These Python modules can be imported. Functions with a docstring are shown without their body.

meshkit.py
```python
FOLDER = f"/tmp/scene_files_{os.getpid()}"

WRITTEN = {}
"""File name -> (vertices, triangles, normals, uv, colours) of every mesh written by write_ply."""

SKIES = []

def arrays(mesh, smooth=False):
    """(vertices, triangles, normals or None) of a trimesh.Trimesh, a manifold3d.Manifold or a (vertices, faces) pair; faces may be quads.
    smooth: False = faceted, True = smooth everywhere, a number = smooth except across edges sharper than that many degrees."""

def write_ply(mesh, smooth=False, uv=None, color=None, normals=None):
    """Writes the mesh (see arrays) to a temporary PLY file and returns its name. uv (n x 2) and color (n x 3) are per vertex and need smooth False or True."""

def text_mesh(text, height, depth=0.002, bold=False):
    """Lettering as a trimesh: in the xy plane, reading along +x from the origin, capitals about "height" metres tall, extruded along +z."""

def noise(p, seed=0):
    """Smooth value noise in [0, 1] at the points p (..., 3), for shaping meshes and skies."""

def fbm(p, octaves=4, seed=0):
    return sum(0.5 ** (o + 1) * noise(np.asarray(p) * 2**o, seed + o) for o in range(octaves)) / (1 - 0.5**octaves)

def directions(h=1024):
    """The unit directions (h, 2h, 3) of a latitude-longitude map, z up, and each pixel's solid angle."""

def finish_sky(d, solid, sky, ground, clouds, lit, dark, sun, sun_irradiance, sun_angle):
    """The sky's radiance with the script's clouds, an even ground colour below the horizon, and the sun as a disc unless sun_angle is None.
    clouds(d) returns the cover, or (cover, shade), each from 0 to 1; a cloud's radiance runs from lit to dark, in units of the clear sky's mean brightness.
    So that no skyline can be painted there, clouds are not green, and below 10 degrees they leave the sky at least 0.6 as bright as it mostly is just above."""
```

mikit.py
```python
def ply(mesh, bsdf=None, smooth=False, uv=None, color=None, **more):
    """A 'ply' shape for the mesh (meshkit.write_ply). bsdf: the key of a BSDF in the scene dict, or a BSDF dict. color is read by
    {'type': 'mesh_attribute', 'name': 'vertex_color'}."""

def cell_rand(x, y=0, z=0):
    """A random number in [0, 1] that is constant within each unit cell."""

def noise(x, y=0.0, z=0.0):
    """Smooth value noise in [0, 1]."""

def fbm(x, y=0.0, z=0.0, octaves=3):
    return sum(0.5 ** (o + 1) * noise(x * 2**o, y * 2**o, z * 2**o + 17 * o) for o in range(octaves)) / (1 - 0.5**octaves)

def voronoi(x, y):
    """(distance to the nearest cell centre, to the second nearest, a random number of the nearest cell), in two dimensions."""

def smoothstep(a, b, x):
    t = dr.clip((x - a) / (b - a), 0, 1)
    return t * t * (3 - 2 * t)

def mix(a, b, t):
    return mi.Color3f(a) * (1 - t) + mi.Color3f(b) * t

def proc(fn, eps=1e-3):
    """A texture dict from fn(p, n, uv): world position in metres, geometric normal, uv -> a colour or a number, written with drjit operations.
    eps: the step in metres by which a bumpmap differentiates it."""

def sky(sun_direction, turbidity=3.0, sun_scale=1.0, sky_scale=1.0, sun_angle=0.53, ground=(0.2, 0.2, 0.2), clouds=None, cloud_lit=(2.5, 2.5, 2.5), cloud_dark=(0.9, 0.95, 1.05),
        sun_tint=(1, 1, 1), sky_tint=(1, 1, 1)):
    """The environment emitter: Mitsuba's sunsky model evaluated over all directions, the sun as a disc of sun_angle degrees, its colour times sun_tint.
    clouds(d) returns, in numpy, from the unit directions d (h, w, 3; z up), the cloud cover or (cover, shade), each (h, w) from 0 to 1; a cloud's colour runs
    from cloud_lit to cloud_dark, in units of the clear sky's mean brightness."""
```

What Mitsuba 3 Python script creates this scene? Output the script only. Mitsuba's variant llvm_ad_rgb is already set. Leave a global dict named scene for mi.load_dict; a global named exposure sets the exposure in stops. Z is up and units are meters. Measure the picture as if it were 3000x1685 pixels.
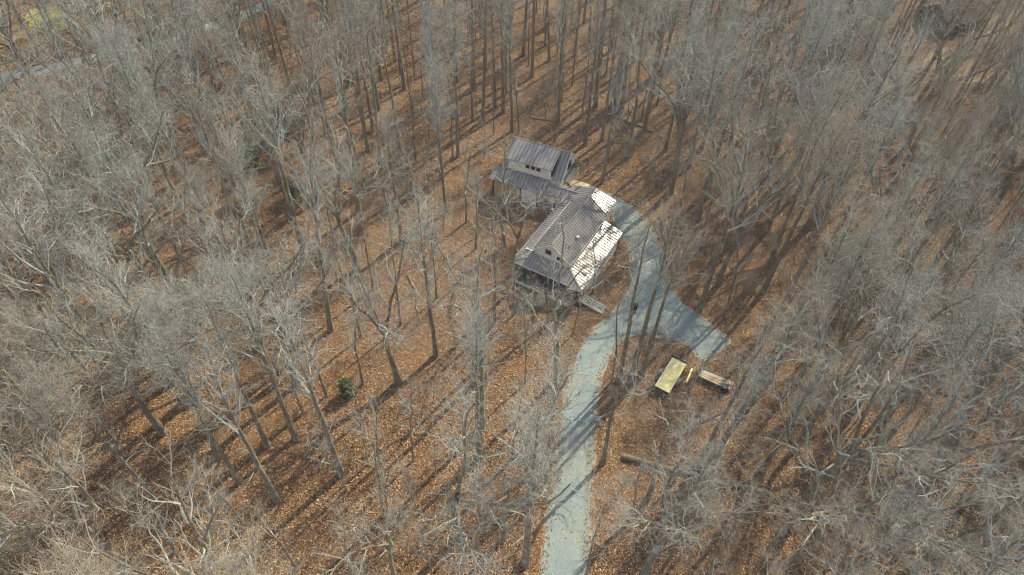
import math, random
import numpy as np, trimesh, shapely, manifold3d
import shapely.geometry as sg
import drjit as dr, mitsuba as mi, mikit, meshkit
from mikit import noise, fbm, voronoi, cell_rand, smoothstep, mix
T = mi.ScalarTransform4f
rng = np.random.default_rng(11)
scene, labels = {'type': 'scene'}, {}

# ---------------------------------------------------------------- camera, light, exposure
CAM_H, PITCH, ROLL = 58.0, math.radians(48.6), math.radians(1.1)
_r0, _u0 = np.array([1.0, 0, 0]), np.array([0, math.sin(PITCH), math.cos(PITCH)])
_up = math.cos(ROLL) * _u0 - math.sin(ROLL) * _r0
scene['camera'] = {'type': 'perspective', 'fov': 71.0, 'fov_axis': 'x', 'near_clip': 0.5, 'far_clip': 6000.0,
                   'to_world': T().look_at(origin=[0, 0, CAM_H], target=[0, math.cos(PITCH), CAM_H - math.sin(PITCH)], up=_up.tolist())}
SUN = [0.58, 0.665, 0.84]
scene['sky'] = mikit.sky(SUN, turbidity=3.0, sun_scale=0.85, sun_angle=0.8, sun_tint=(0.91, 1.0, 1.05), ground=(0.12, 0.09, 0.07), clouds=lambda d: 0.38)   # unseen thin cloud veil, set to brighten and whiten the sky light
exposure = 2.35

# ---------------------------------------------------------------- helpers
def numbered(name):
    if name not in used: used[name] = 0; return name
    used[name] += 1
    return f'{name}_{used[name]:03d}'
used = {}
def tag(key, label=None, cat=None, group=None, kind=None):
    d = {}
    if label: d['label'] = label
    if cat: d['category'] = cat
    if group: d['group'] = group
    if kind: d['kind'] = kind
    labels[key] = d
    return key
def thing(name, label, cat, group=None):
    return tag(numbered(name), label, cat, group)
def part(parent, name, mesh, m, smooth=False, **more):
    k = numbered(parent + '__' + name)
    scene[k] = mikit.ply(mesh, m, smooth=smooth, **more)
    return k
def box(x0, x1, y0, y1, z0, z1):
    b = trimesh.creation.box([x1 - x0, y1 - y0, z1 - z0]); b.apply_translation([(x0 + x1) / 2, (y0 + y1) / 2, (z0 + z1) / 2]); return b
cat = trimesh.util.concatenate
def slab(pts, th, down=None):
    """A convex polygon of 3D points given thickness th (downwards)."""
    p = np.asarray(pts, float); n = len(p)
    nr = np.cross(p[1] - p[0], p[2] - p[0]); nr /= np.linalg.norm(nr)
    if nr[2] < 0: p = p[::-1]; nr = -nr
    v = np.vstack([p, p - nr * th])
    f = [[0, i, i + 1] for i in range(1, n - 1)] + [[n, n + i + 1, n + i] for i in range(1, n - 1)]
    for i in range(n):
        j = (i + 1) % n; f += [[i, n + i, n + j], [i, n + j, j]]
    return trimesh.Trimesh(v, f, process=False)
def seams(pts, eave, spacing=0.37, w=0.06, h=0.03, phase=0.15):
    """Standing ribs that run up a roof plane, across the direction eave."""
    p = np.asarray(pts, float); e = np.asarray(eave, float); e = e / np.linalg.norm(e)
    nr = np.cross(p[1] - p[0], p[2] - p[0]); nr /= np.linalg.norm(nr)
    if nr[2] < 0: nr = -nr
    d = np.cross(nr, e); o = p[0]
    q = np.stack([(p - o) @ e, (p - o) @ d], 1); poly = sg.Polygon(q)
    out = []
    x = q[:, 0].min() + phase
    while x < q[:, 0].max():
        L = poly.intersection(sg.LineString([(x, -50), (x, 50)]))
        if L.length > 0.1:
            y0, y1 = sorted(c[1] for c in L.coords)
            b = trimesh.creation.box([w, y1 - y0, h])
            M = np.eye(4); M[:3, 0], M[:3, 1], M[:3, 2] = e, d, nr; M[:3, 3] = o + e * x + d * (y0 + y1) / 2 + nr * (h / 2 - 0.002)
            b.apply_transform(M); out.append(b)
        x += spacing
    return cat(out)
def tubes(P, R, sides):
    P, R = np.asarray(P, float), np.asarray(R, float); N, K, _ = P.shape
    t = np.gradient(P, axis=1); t /= np.linalg.norm(t, axis=2, keepdims=True) + 1e-9
    ref = np.where(np.abs(t[:, :1, 2:]) < 0.8, np.array([0, 0, 1.0]), np.array([1.0, 0, 0]))
    a = np.cross(t, np.broadcast_to(ref, t.shape)); a /= np.linalg.norm(a, axis=2, keepdims=True) + 1e-9
    b = np.cross(t, a); ang = np.arange(sides) * 2 * np.pi / sides
    V = P[:, :, None] + R[:, :, None, None] * (np.cos(ang)[:, None] * a[:, :, None] + np.sin(ang)[:, None] * b[:, :, None])
    n, i, j = np.meshgrid(np.arange(N), np.arange(K - 1), np.arange(sides), indexing='ij')
    q = lambda i, j: (n * K + i) * sides + j % sides
    A, B, C, D = q(i, j), q(i, j + 1), q(i + 1, j + 1), q(i + 1, j)
    F = np.stack([np.stack([A, B, C], -1), np.stack([A, C, D], -1)], -2).reshape(-1, 3)
    return V.reshape(-1, 3), F
def spikes(P0, P1, R):
    """Three-sided tapering twigs."""
    N = len(P0); t = P1 - P0; t = t / (np.linalg.norm(t, axis=1, keepdims=True) + 1e-9)
    a = np.cross(t, np.where(np.abs(t[:, 2:]) < 0.8, [0, 0, 1.0], [1.0, 0, 0])); a /= np.linalg.norm(a, axis=1, keepdims=True); b = np.cross(t, a)
    V = np.empty((N, 4, 3)); V[:, 3] = P1
    for k in range(3):
        V[:, k] = P0 + R[:, None] * (math.cos(k * 2.0944) * a + math.sin(k * 2.0944) * b)
    base = (np.arange(N) * 4)[:, None, None]
    return V.reshape(-1, 3), (base + np.array([[0, 1, 3], [1, 2, 3], [2, 0, 3]])).reshape(-1, 3)
def join(parts):
    vs, fs, at = [], [], 0
    for v, f in parts: vs.append(v); fs.append(f + at); at += len(v)
    return np.vstack(vs), np.vstack(fs)
def in_poly(poly, x, y):
    return shapely.contains_xy(poly, x, y)

# ---------------------------------------------------------------- materials
def principled(color, rough=0.8, metallic=0.0, spec=0.3, **k):
    c = color if isinstance(color, dict) else {'type': 'rgb', 'value': list(color)}
    return {'type': 'twosided', 'b': {'type': 'principled', 'base_color': c, 'roughness': rough, 'metallic': metallic, 'specular': spec, **k}}
def f_ground(p, n, uv):
    wx = p.x + 0.05 * noise(p.x * 9, p.y * 9); wy = p.y + 0.05 * noise(p.x * 9 + 31, p.y * 9 + 7)
    d1, d2, r = voronoi(wx * 11, wy * 11)
    c = mix([0.31, 0.185, 0.090], [0.165, 0.085, 0.042], smoothstep(0.25, 0.6, r))
    c = mix(c, [0.43, 0.28, 0.155], smoothstep(0.78, 0.9, r))
    c = c * (0.35 + 0.65 * smoothstep(0.02, 0.16, d2 - d1)) * (0.78 + 0.44 * fbm(p.x * 0.9, p.y * 0.9, 0.0, 3))
    g = smoothstep(0.40, 0.68, fbm(p.x * 0.035 + 5, p.y * 0.035 + 2, 0.0, 3) + 0.003 * (p.x - 10) )
    c = mix(c, mi.Color3f(0.30, 0.225, 0.165) * (0.6 + 0.8 * r) * (0.45 + 0.55 * smoothstep(0.02, 0.16, d2 - d1)), 0.55 * g)
    clay = smoothstep(0.70, 0.80, fbm(p.x * 0.22 + 40, p.y * 0.22 + 9, 0.0, 3))
    c = mix(c, [0.36, 0.18, 0.085], 0.4 * clay)
    open_ = smoothstep(0.45, 0.62, fbm(p.x * 0.11 + 3, p.y * 0.11 + 8, 0.0, 3)) * smoothstep(46.0, 66.0, p.x) * smoothstep(84.0, 96.0, p.y)
    c = mix(c, mi.Color3f(0.44, 0.37, 0.24) * (0.75 + 0.5 * noise(p.x * 5, p.y * 5)), 0.8 * open_)
    green = smoothstep(0.45, 0.6, fbm(p.x * 0.09 + 13, p.y * 0.09, 0.0, 3)) * smoothstep(-52.0, -66.0, p.x) * smoothstep(96.0, 104.0, p.y)
    return mix(c, mi.Color3f(0.24, 0.26, 0.10) * (0.75 + 0.5 * noise(p.x * 5, p.y * 5)), 0.75 * green)
def f_ground_h(p, n, uv):
    d1, d2, r = voronoi(p.x * 11, p.y * 11)
    return 0.03 * r + 0.02 * smoothstep(0.0, 0.2, d2 - d1) + 0.06 * fbm(p.x * 1.7, p.y * 1.7, 0.0, 2)
scene['leaf_floor'] = {'type': 'twosided', 'b': {'type': 'bumpmap', 't': mikit.proc(f_ground_h, eps=0.02), 'scale': 1.0, 'b': {'type': 'diffuse', 'reflectance': mikit.proc(f_ground)}}}
scene['leaf_mat'] = {'type': 'twosided', 'b': {'type': 'diffuse', 'reflectance': {'type': 'mesh_attribute', 'name': 'vertex_color'}}}
def f_gravel(p, n, uv):
    sp = cell_rand(dr.floor(p.x * 22), dr.floor(p.y * 22)); sp2 = noise(p.x * 9, p.y * 9)
    m = fbm(p.x * 0.5, p.y * 0.5, 0.0, 4)
    c = mix([0.175, 0.228, 0.23], [0.35, 0.41, 0.395], 0.5 * sp + 0.3 * sp2 + 0.3 * m)
    tan = smoothstep(0.52, 0.74, fbm(p.x * 0.33 + 11, p.y * 0.33 + 3, 0.0, 3))
    return mix(c, [0.36, 0.35, 0.27], 0.35 * tan)
def f_gravel_h(p, n, uv):
    return 0.018 * noise(p.x * 14, p.y * 14) + 0.05 * fbm(p.x * 1.2, p.y * 1.2, 0.0, 2)
scene['gravel'] = {'type': 'twosided', 'b': {'type': 'bumpmap', 't': mikit.proc(f_gravel_h, eps=0.015), 'scale': 1.0, 'b': {'type': 'diffuse', 'reflectance': mikit.proc(f_gravel)}}}
def f_verge(p, n, uv):
    return mix([0.30, 0.20, 0.11], [0.36, 0.34, 0.26], smoothstep(0.35, 0.65, fbm(p.x * 1.6, p.y * 1.6, 0.0, 3))) * (0.7 + 0.6 * cell_rand(dr.floor(p.x * 16), dr.floor(p.y * 16)))
scene['verge'] = {'type': 'twosided', 'b': {'type': 'diffuse', 'reflectance': mikit.proc(f_verge)}}
def bark(a, b, lichen, k=1.0):
    def f(p, n, uv):
        tree = noise(p.x * 0.13, p.y * 0.13)
        c = mix(a, b, 0.55 * tree + 0.45 * fbm(p.x * 3, p.y * 3, p.z * 0.8, 3))
        li = smoothstep(0.55, 0.72, fbm(p.x * 2.1, p.y * 2.1, p.z * 0.9 + 7, 3))
        ridge = 0.72 + 0.5 * noise(p.x * 11, p.y * 11, p.z * 1.6)
        return mix(c, lichen, 0.6 * li) * ridge * k
    return principled(mikit.proc(f), 0.95, spec=0.1)
scene['bark'] = bark([0.19, 0.155, 0.105], [0.29, 0.25, 0.185], [0.36, 0.385, 0.31])
def f_twig(p, n, uv):
    t = noise(p.x * 0.11 + 3, p.y * 0.11, 0.0)
    c = mix([0.36, 0.36, 0.315], [0.33, 0.29, 0.225], smoothstep(0.35, 0.8, t))
    return c * (0.75 + 0.5 * noise(p.x * 1.3, p.y * 1.3, p.z * 1.3))
scene['twig'] = principled(mikit.proc(f_twig), 0.9, spec=0.15)
def f_dry(p, n, uv):
    return mix([0.42, 0.25, 0.11], [0.30, 0.15, 0.06], noise(p.x * 3, p.y * 3, p.z * 3))
scene['limb'] = bark([0.34, 0.365, 0.325], [0.48, 0.505, 0.45], [0.52, 0.56, 0.48])  # paler than trunk bark; sunlit highlights of the limbs put into the colour
scene['dry_leaf'] = {'type': 'twosided', 'b': {'type': 'diffuse', 'reflectance': mikit.proc(f_dry)}}
def f_ever(p, n, uv):
    return mix([0.065, 0.095, 0.03], [0.17, 0.20, 0.065], noise(p.x * 2.3, p.y * 2.3, p.z * 2.3))
scene['evergreen_mat'] = {'type': 'twosided', 'b': {'type': 'diffuse', 'reflectance': mikit.proc(f_ever)}}
def f_roof(p, n, uv):
    w = fbm(p.x * 1.2, p.y * 1.2, p.z * 1.2, 3)
    return mix([0.25, 0.24, 0.235], [0.33, 0.318, 0.305], w)
def f_roof_r(p, n, uv):
    return 0.27 + 0.16 * fbm(p.x * 2.1, p.y * 2.1, p.z * 2.1, 3)
scene['roof_metal'] = {'type': 'twosided', 'b': {'type': 'principled', 'base_color': mikit.proc(f_roof), 'roughness': mikit.proc(f_roof_r), 'metallic': 0.15, 'specular': 0.6}}
scene['seam_metal'] = principled([0.13, 0.125, 0.125], 0.8, spec=0.1)  # shadow line of each rib put into its dark colour
def f_white(p, n, uv):
    return mi.Color3f(0.82, 0.82, 0.78) * (0.86 + 0.2 * fbm(p.x * 1.5, p.y * 1.5, p.z * 0.7, 3))
scene['dark_roof'] = principled([0.075, 0.075, 0.085], 0.45, spec=0.5)
scene['white_siding'] = principled(mikit.proc(f_white), 0.6)
scene['trim_white'] = principled([0.66, 0.66, 0.62], 0.5)
scene['dark_wall'] = principled([0.06, 0.055, 0.05], 0.7)
def f_wood(p, n, uv):
    g = noise(p.x * 3 + p.z * 30, p.y * 3, p.z * 30)
    return mix([0.56, 0.42, 0.18], [0.70, 0.57, 0.30], g)
scene['yellow_wood'] = principled(mikit.proc(f_wood), 0.7)
def f_ply(p, n, uv):
    g = fbm(p.x * 2.3, p.y * 2.3, 0.0, 4); st = smoothstep(0.55, 0.7, fbm(p.x * 1.1 + 5, p.y * 1.1, 0.0, 3))
    return mix(mix([0.72, 0.65, 0.26], [0.80, 0.75, 0.40], g), [0.80, 0.76, 0.60], 0.5 * st)
scene['plywood'] = principled(mikit.proc(f_ply), 0.6)
def f_grey_wood(p, n, uv):
    return mix([0.30, 0.28, 0.25], [0.46, 0.43, 0.38], fbm(p.x * 4, p.y * 4, p.z * 4, 3))
scene['grey_wood'] = principled(mikit.proc(f_grey_wood), 0.8)
scene['deck_wood'] = principled([0.13, 0.125, 0.12], 0.8)
def f_slate(p, n, uv):
    return mix([0.25, 0.29, 0.28], [0.40, 0.43, 0.41], fbm(p.x * 3, p.y * 3, 0.0, 3))
scene['flagstone'] = principled(mikit.proc(f_slate), 0.8)
scene['tan_board'] = principled([0.50, 0.40, 0.27], 0.7)
scene['pale_board'] = principled([0.48, 0.45, 0.38], 0.7)
scene['brown_door'] = principled([0.10, 0.055, 0.03], 0.6)
scene['black_steel'] = principled([0.02, 0.02, 0.022], 0.5)
scene['fender_grey'] = principled([0.16, 0.165, 0.18], 0.4, spec=0.5)
scene['rubber'] = principled([0.02, 0.02, 0.02], 0.9)
scene['blue_drum'] = principled([0.025, 0.03, 0.07], 0.4)
scene['pane'] = principled([0.02, 0.025, 0.03], 0.08, spec=0.8)
def f_conc(p, n, uv):
    return mix([0.55, 0.47, 0.28], [0.62, 0.56, 0.38], fbm(p.x * 1.5, p.y * 1.5, 0.0, 4))
scene['concrete'] = principled(mikit.proc(f_conc), 0.85)
def f_grass(p, n, uv):
    return mix([0.30, 0.31, 0.07], [0.42, 0.38, 0.13], fbm(p.x * 0.9, p.y * 0.9, 0.0, 4)) * (0.8 + 0.4 * noise(p.x * 6, p.y * 6))
scene['dry_grass'] = {'type': 'twosided', 'b': {'type': 'diffuse', 'reflectance': mikit.proc(f_grass)}}
def f_road(p, n, uv):
    return mix([0.22, 0.25, 0.245], [0.33, 0.35, 0.325], 0.5 * cell_rand(dr.floor(p.x * 9), dr.floor(p.y * 9)) + 0.5 * fbm(p.x * 0.6, p.y * 0.6, 0.0, 3))
scene['road_gravel'] = {'type': 'twosided', 'b': {'type': 'diffuse', 'reflectance': mikit.proc(f_road)}}
def f_shingle(p, n, uv):
    return mix([0.14, 0.10, 0.08], [0.20, 0.15, 0.12], cell_rand(dr.floor(p.x * 3), dr.floor(p.y * 3)))
scene['brown_shingle'] = principled(mikit.proc(f_shingle), 0.9)
scene['tan_shingle'] = principled([0.44, 0.31, 0.22], 0.9)
scene['skin'] = principled([0.45, 0.27, 0.19], 0.6)
scene['hair_tan'] = principled([0.42, 0.29, 0.18], 0.8)
scene['black_cloth'] = principled([0.018, 0.018, 0.025], 0.9)
scene['navy_cloth'] = principled([0.03, 0.033, 0.05], 0.9)
scene['white_cloth'] = principled([0.6, 0.58, 0.62], 0.8)
scene['stone_mat'] = principled([0.40, 0.36, 0.30], 0.9)

# ---------------------------------------------------------------- house frames
O = np.array([7.13, 48.56]); U = np.array([0.497, 0.868]); W = np.array([-0.868, 0.497])
HM = np.eye(4); HM[:2, 0], HM[:2, 1], HM[:2, 3] = U, W, O          # (s, t, z) of the house to the world
GO = np.array([6.5, 66.82]); GA = np.array([-0.921, 0.389]); GB = np.array([-0.389, -0.921])
GM = np.eye(4); GM[:2, 0], GM[:2, 1], GM[:2, 3] = GA, GB, GO       # (a, b, z) of the garage
def to(M, p):
    p = np.atleast_2d(np.asarray(p, float)); return p @ M[:3, :3].T + M[:3, 3]

# ---------------------------------------------------------------- ground, driveway, roads
DRIVE = sg.Polygon([[-0.88, -7.18], [2.88, 20.66], [3.35, 24.14], [4.18, 28.03], [4.71, 31.87], [5.13, 35.59], [5.59, 38.02], [6.28, 40.8], [7.4, 43.5], [8.73, 45.56], [10.51, 47.45], [12.16, 49.67], [12.99, 51.66], [13.58, 54.62], [13.7, 57.72], [12.45, 59.49], [12.17, 61.61], [12.06, 64.37], [10.07, 66.83], [8.92, 67.91], [10.14, 67.94], [11.51, 66.51], [12.87, 65.46], [14.18, 64.08], [15.35, 61.7], [16.06, 59.72], [16.59, 56.54], [16.65, 54.1], [16.63, 52.63], [17.19, 50.91], [17.89, 49.26], [18.91, 48.19], [20.32, 46.63], [21.33, 45.35], [21.96, 44.35], [20.29, 42.82], [18.66, 42.05], [18.24, 43.76], [16.77, 44.73], [15.21, 45.2], [13.62, 45.58], [12.37, 45.24], [11.07, 44.34], [9.71, 42.32], [8.79, 40.39], [8.21, 37.41], [7.75, 34.8], [7.28, 31.13], [6.89, 27.36], [6.65, 24.21], [6.21, 20.72], [2.69, -7.2]])
ROAD = sg.LineString([[-73.9, 89.8], [-66.3, 93.2], [-62.3, 95.5], [-58.2, 98.1], [-53.5, 100.3], [-47.7, 105.4], [-41.8, 112.0], [-36.4, 117.7]])
LAWN = sg.Polygon([[-77.8, 108.2], [-72.0, 109.5], [-68.8, 103.3], [-72.9, 101.4], [-77.8, 105.5]])
HOUSE_FOOT = sg.Polygon(to(HM, [(-0.8, 0.2, 0), (-0.8, 8.1, 0), (14.4, 8.1, 0), (14.4, 2.6, 0), (9.9, 0.2, 0)])[:, :2])
GAR_FOOT = sg.Polygon(to(GM, [(0, -2.6, 0), (8.4, -2.6, 0), (8.4, 4.2, 0), (-2.3, 4.0, 0)])[:, :2])
PAD = sg.Polygon(to(GM, [(0.3, -1.2, 0), (0.1, -2.55, 0), (-2.25, -2.4, 0), (-2.8, -2.1, 0), (-2.4, 1.2, 0), (0.2, 1.2, 0)])[:, :2])
FLAT = shapely.union_all([DRIVE.buffer(2), HOUSE_FOOT.buffer(3), GAR_FOOT.buffer(3), sg.Point(17, 40).buffer(7)])
def ground_z(x, y):
    x, y = np.asarray(x, float), np.asarray(y, float)
    d = np.minimum(shapely.distance(FLAT, shapely.points(x, y)) / 12, 1)
    d = d * d * (3 - 2 * d)
    p = np.stack([x * 0.045, y * 0.045, x * 0], -1)
    return d * (meshkit.fbm(p, 3, seed=3) - 0.5) * 1.6 * (np.hypot(x, y) < 170)
gx = np.unique(np.concatenate([np.arange(-110, 121, 1.5), [-3000, -1200, -500, -250, -160, 160, 250, 500, 1200, 3000]]))
gy = np.unique(np.concatenate([np.arange(-6, 151, 1.5), [-3000, -1000, -300, -80, 200, 300, 600, 1500, 3000]]))
X, Y = np.meshgrid(gx, gy, indexing='ij'); Z = ground_z(X, Y)
ni, nj = X.shape; i, j = np.meshgrid(np.arange(ni - 1), np.arange(nj - 1), indexing='ij'); q = (i * nj + j).ravel()
scene['ground'] = mikit.ply((np.stack([X, Y, Z], -1).reshape(-1, 3), np.vstack([np.stack([q, q + nj, q + nj + 1], 1), np.stack([q, q + nj + 1, q + 1], 1)])), 'leaf_floor', smooth=True)
tag('ground', 'brown leaf litter on the floor of the wood', kind='structure')
def ragged(poly, amp, seed, step=0.35):
    c = np.array(poly.segmentize(step).exterior.coords)[:-1]
    c = c + amp * (np.stack([meshkit.fbm(np.c_[c * 0.8, c[:, :1] * 0], 3, seed), meshkit.fbm(np.c_[c * 0.8, c[:, :1] * 0], 3, seed + 9)], 1) - 0.5)
    return sg.Polygon(c).buffer(0)
def sheet(poly, z, step=1.0):
    """A flat sheet cut into cells so that it can follow the ground."""
    vs, fs = [], []
    polys = [poly] if poly.geom_type == 'Polygon' else list(poly.geoms)
    n = 0
    for g in polys:
        v, f = trimesh.creation.triangulate_polygon(g, engine='earcut')
        vs.append(np.c_[v, ground_z(v[:, 0], v[:, 1]) + z]); fs.append(np.asarray(f) + n); n += len(v)
    return np.vstack(vs), np.vstack(fs)
DR = sg.Polygon(np.array(DRIVE.buffer(0.5, join_style=1).buffer(-1.0, join_style=1).buffer(0.5, join_style=1).exterior.coords))
scene['driveway'] = mikit.ply(sheet(ragged(DR.buffer(0.2), 0.28, 4), 0.03), 'gravel')
tag('driveway', 'pale blue grey gravel driveway curving past the house with a short spur', kind='structure')
scene['drive_verge'] = mikit.ply(sheet(ragged(DR.buffer(0.45), 0.9, 15), 0.014), 'verge')
tag('drive_verge', 'tan gravelly soil along the edges of the driveway', kind='structure')
scene['concrete_pad'] = mikit.ply(slab(np.c_[np.array(PAD.exterior.coords)[:-1], np.full(6, 0.07)], 0.2), 'concrete')
tag('concrete_pad', 'yellowish concrete pad at the door of the two storey garage', kind='structure')
def strip(line, w, z):
    p = np.array(line.segmentize(1.0).coords); t = np.gradient(p, axis=0); t /= np.linalg.norm(t, axis=1, keepdims=True); n = np.c_[-t[:, 1], t[:, 0]]
    ww = w / 2 * (0.85 + 0.3 * rng.random(len(p)))[:, None]
    v = np.stack([p + n * ww, p, p - n * ww], 1).reshape(-1, 2); k = np.arange(len(p) - 1) * 3
    f = np.vstack([np.stack([k, k + 1, k + 4], 1), np.stack([k, k + 4, k + 3], 1), np.stack([k + 1, k + 2, k + 5], 1), np.stack([k + 1, k + 5, k + 4], 1)])
    return np.c_[v, ground_z(v[:, 0], v[:, 1]) + z], f[:, ::-1]
scene['gravel_road'] = mikit.ply(strip(ROAD, 2.5, 0.06), 'road_gravel', smooth=True)
tag('gravel_road', 'pale gravel road crossing the wood at upper left', kind='structure')
v, f = trimesh.creation.triangulate_polygon(ragged(LAWN, 2.5, 21, 0.8), engine='earcut')
scene['lawn'] = mikit.ply((np.c_[v, ground_z(v[:, 0], v[:, 1]) + 0.10], f), 'dry_grass')
tag('lawn', 'yellow green lawn beyond the gravel road', kind='structure')

# fallen leaves lying on the floor: nobody could count them
def litter(n, seed):
    r = np.random.default_rng(seed)
    y = 12 + 100 * r.random(n) ** 1.2; x = (r.random(n) * 2 - 1) * (30 + 0.62 * y)
    solid = DR.buffer(-0.3).union(HOUSE_FOOT).union(GAR_FOOT).union(PAD)
    near_drive = shapely.distance(DR.boundary, shapely.points(x, y)) < 0.7
    keep = ~in_poly(solid, x, y) & ~(near_drive & (r.random(n) < 0.55))
    onroad = in_poly(DR, x, y) & (r.random(n) < 0.012)
    k = keep | onroad; x, y = x[k], y[k]; n = len(x)
    near = in_poly(ROAD.buffer(1.8).union(LAWN), x, y); x, y = x[~near], y[~near]; n = len(x)
    z = ground_z(x, y) + 0.035 + 0.05 * r.random(n)
    a = r.random(n) * 6.283; s = (0.032 + 0.032 * r.random(n)) * (1 + 0.25 * (y > 70)); l = s * (1.3 + 0.6 * r.random(n))
    e1 = np.stack([np.cos(a), np.sin(a), (r.random(n) - 0.5) * 0.9], 1); e2 = np.stack([-np.sin(a), np.cos(a), (r.random(n) - 0.5) * 0.9], 1)
    P = np.stack([x, y, z], 1); up = np.array([0, 0, 1.0])
    curl = (r.random(n) * 0.5)[:, None] * s[:, None]
    V = np.stack([P - e1 * l[:, None], P - e2 * s[:, None] + up * curl, P + e1 * l[:, None], P + e2 * s[:, None] + up * curl], 1)
    base = (np.arange(n) * 4)[:, None, None]
    F = (base + np.array([[0, 1, 2], [0, 2, 3]])).reshape(-1, 3)
    pal = np.array([[0.40, 0.25, 0.128], [0.325, 0.18, 0.088], [0.15, 0.082, 0.05], [0.60, 0.46, 0.31], [0.48, 0.33, 0.175], [0.22, 0.12, 0.06]])  # palest tone is dry leaf plus sunlit highlight put into the colour
    c = pal[r.integers(0, 6, n)] * (0.8 + 0.4 * r.random((n, 1)))
    g = np.clip((x + 8) / 45, 0, 1)[:, None] * 0.35
    c = c * (1 - g) + g * (c.mean(1, keepdims=True) * np.array([1.25, 0.98, 0.78]))
    return V.reshape(-1, 3), F, np.repeat(c, 4, 0)
v, f, c = litter(520000, 77)
scene['leaf_litter'] = mikit.ply((v, f), 'leaf_mat', color=c)
tag('leaf_litter', 'loose brown and tan fallen leaves covering the ground', 'leaf litter', kind='stuff')

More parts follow.
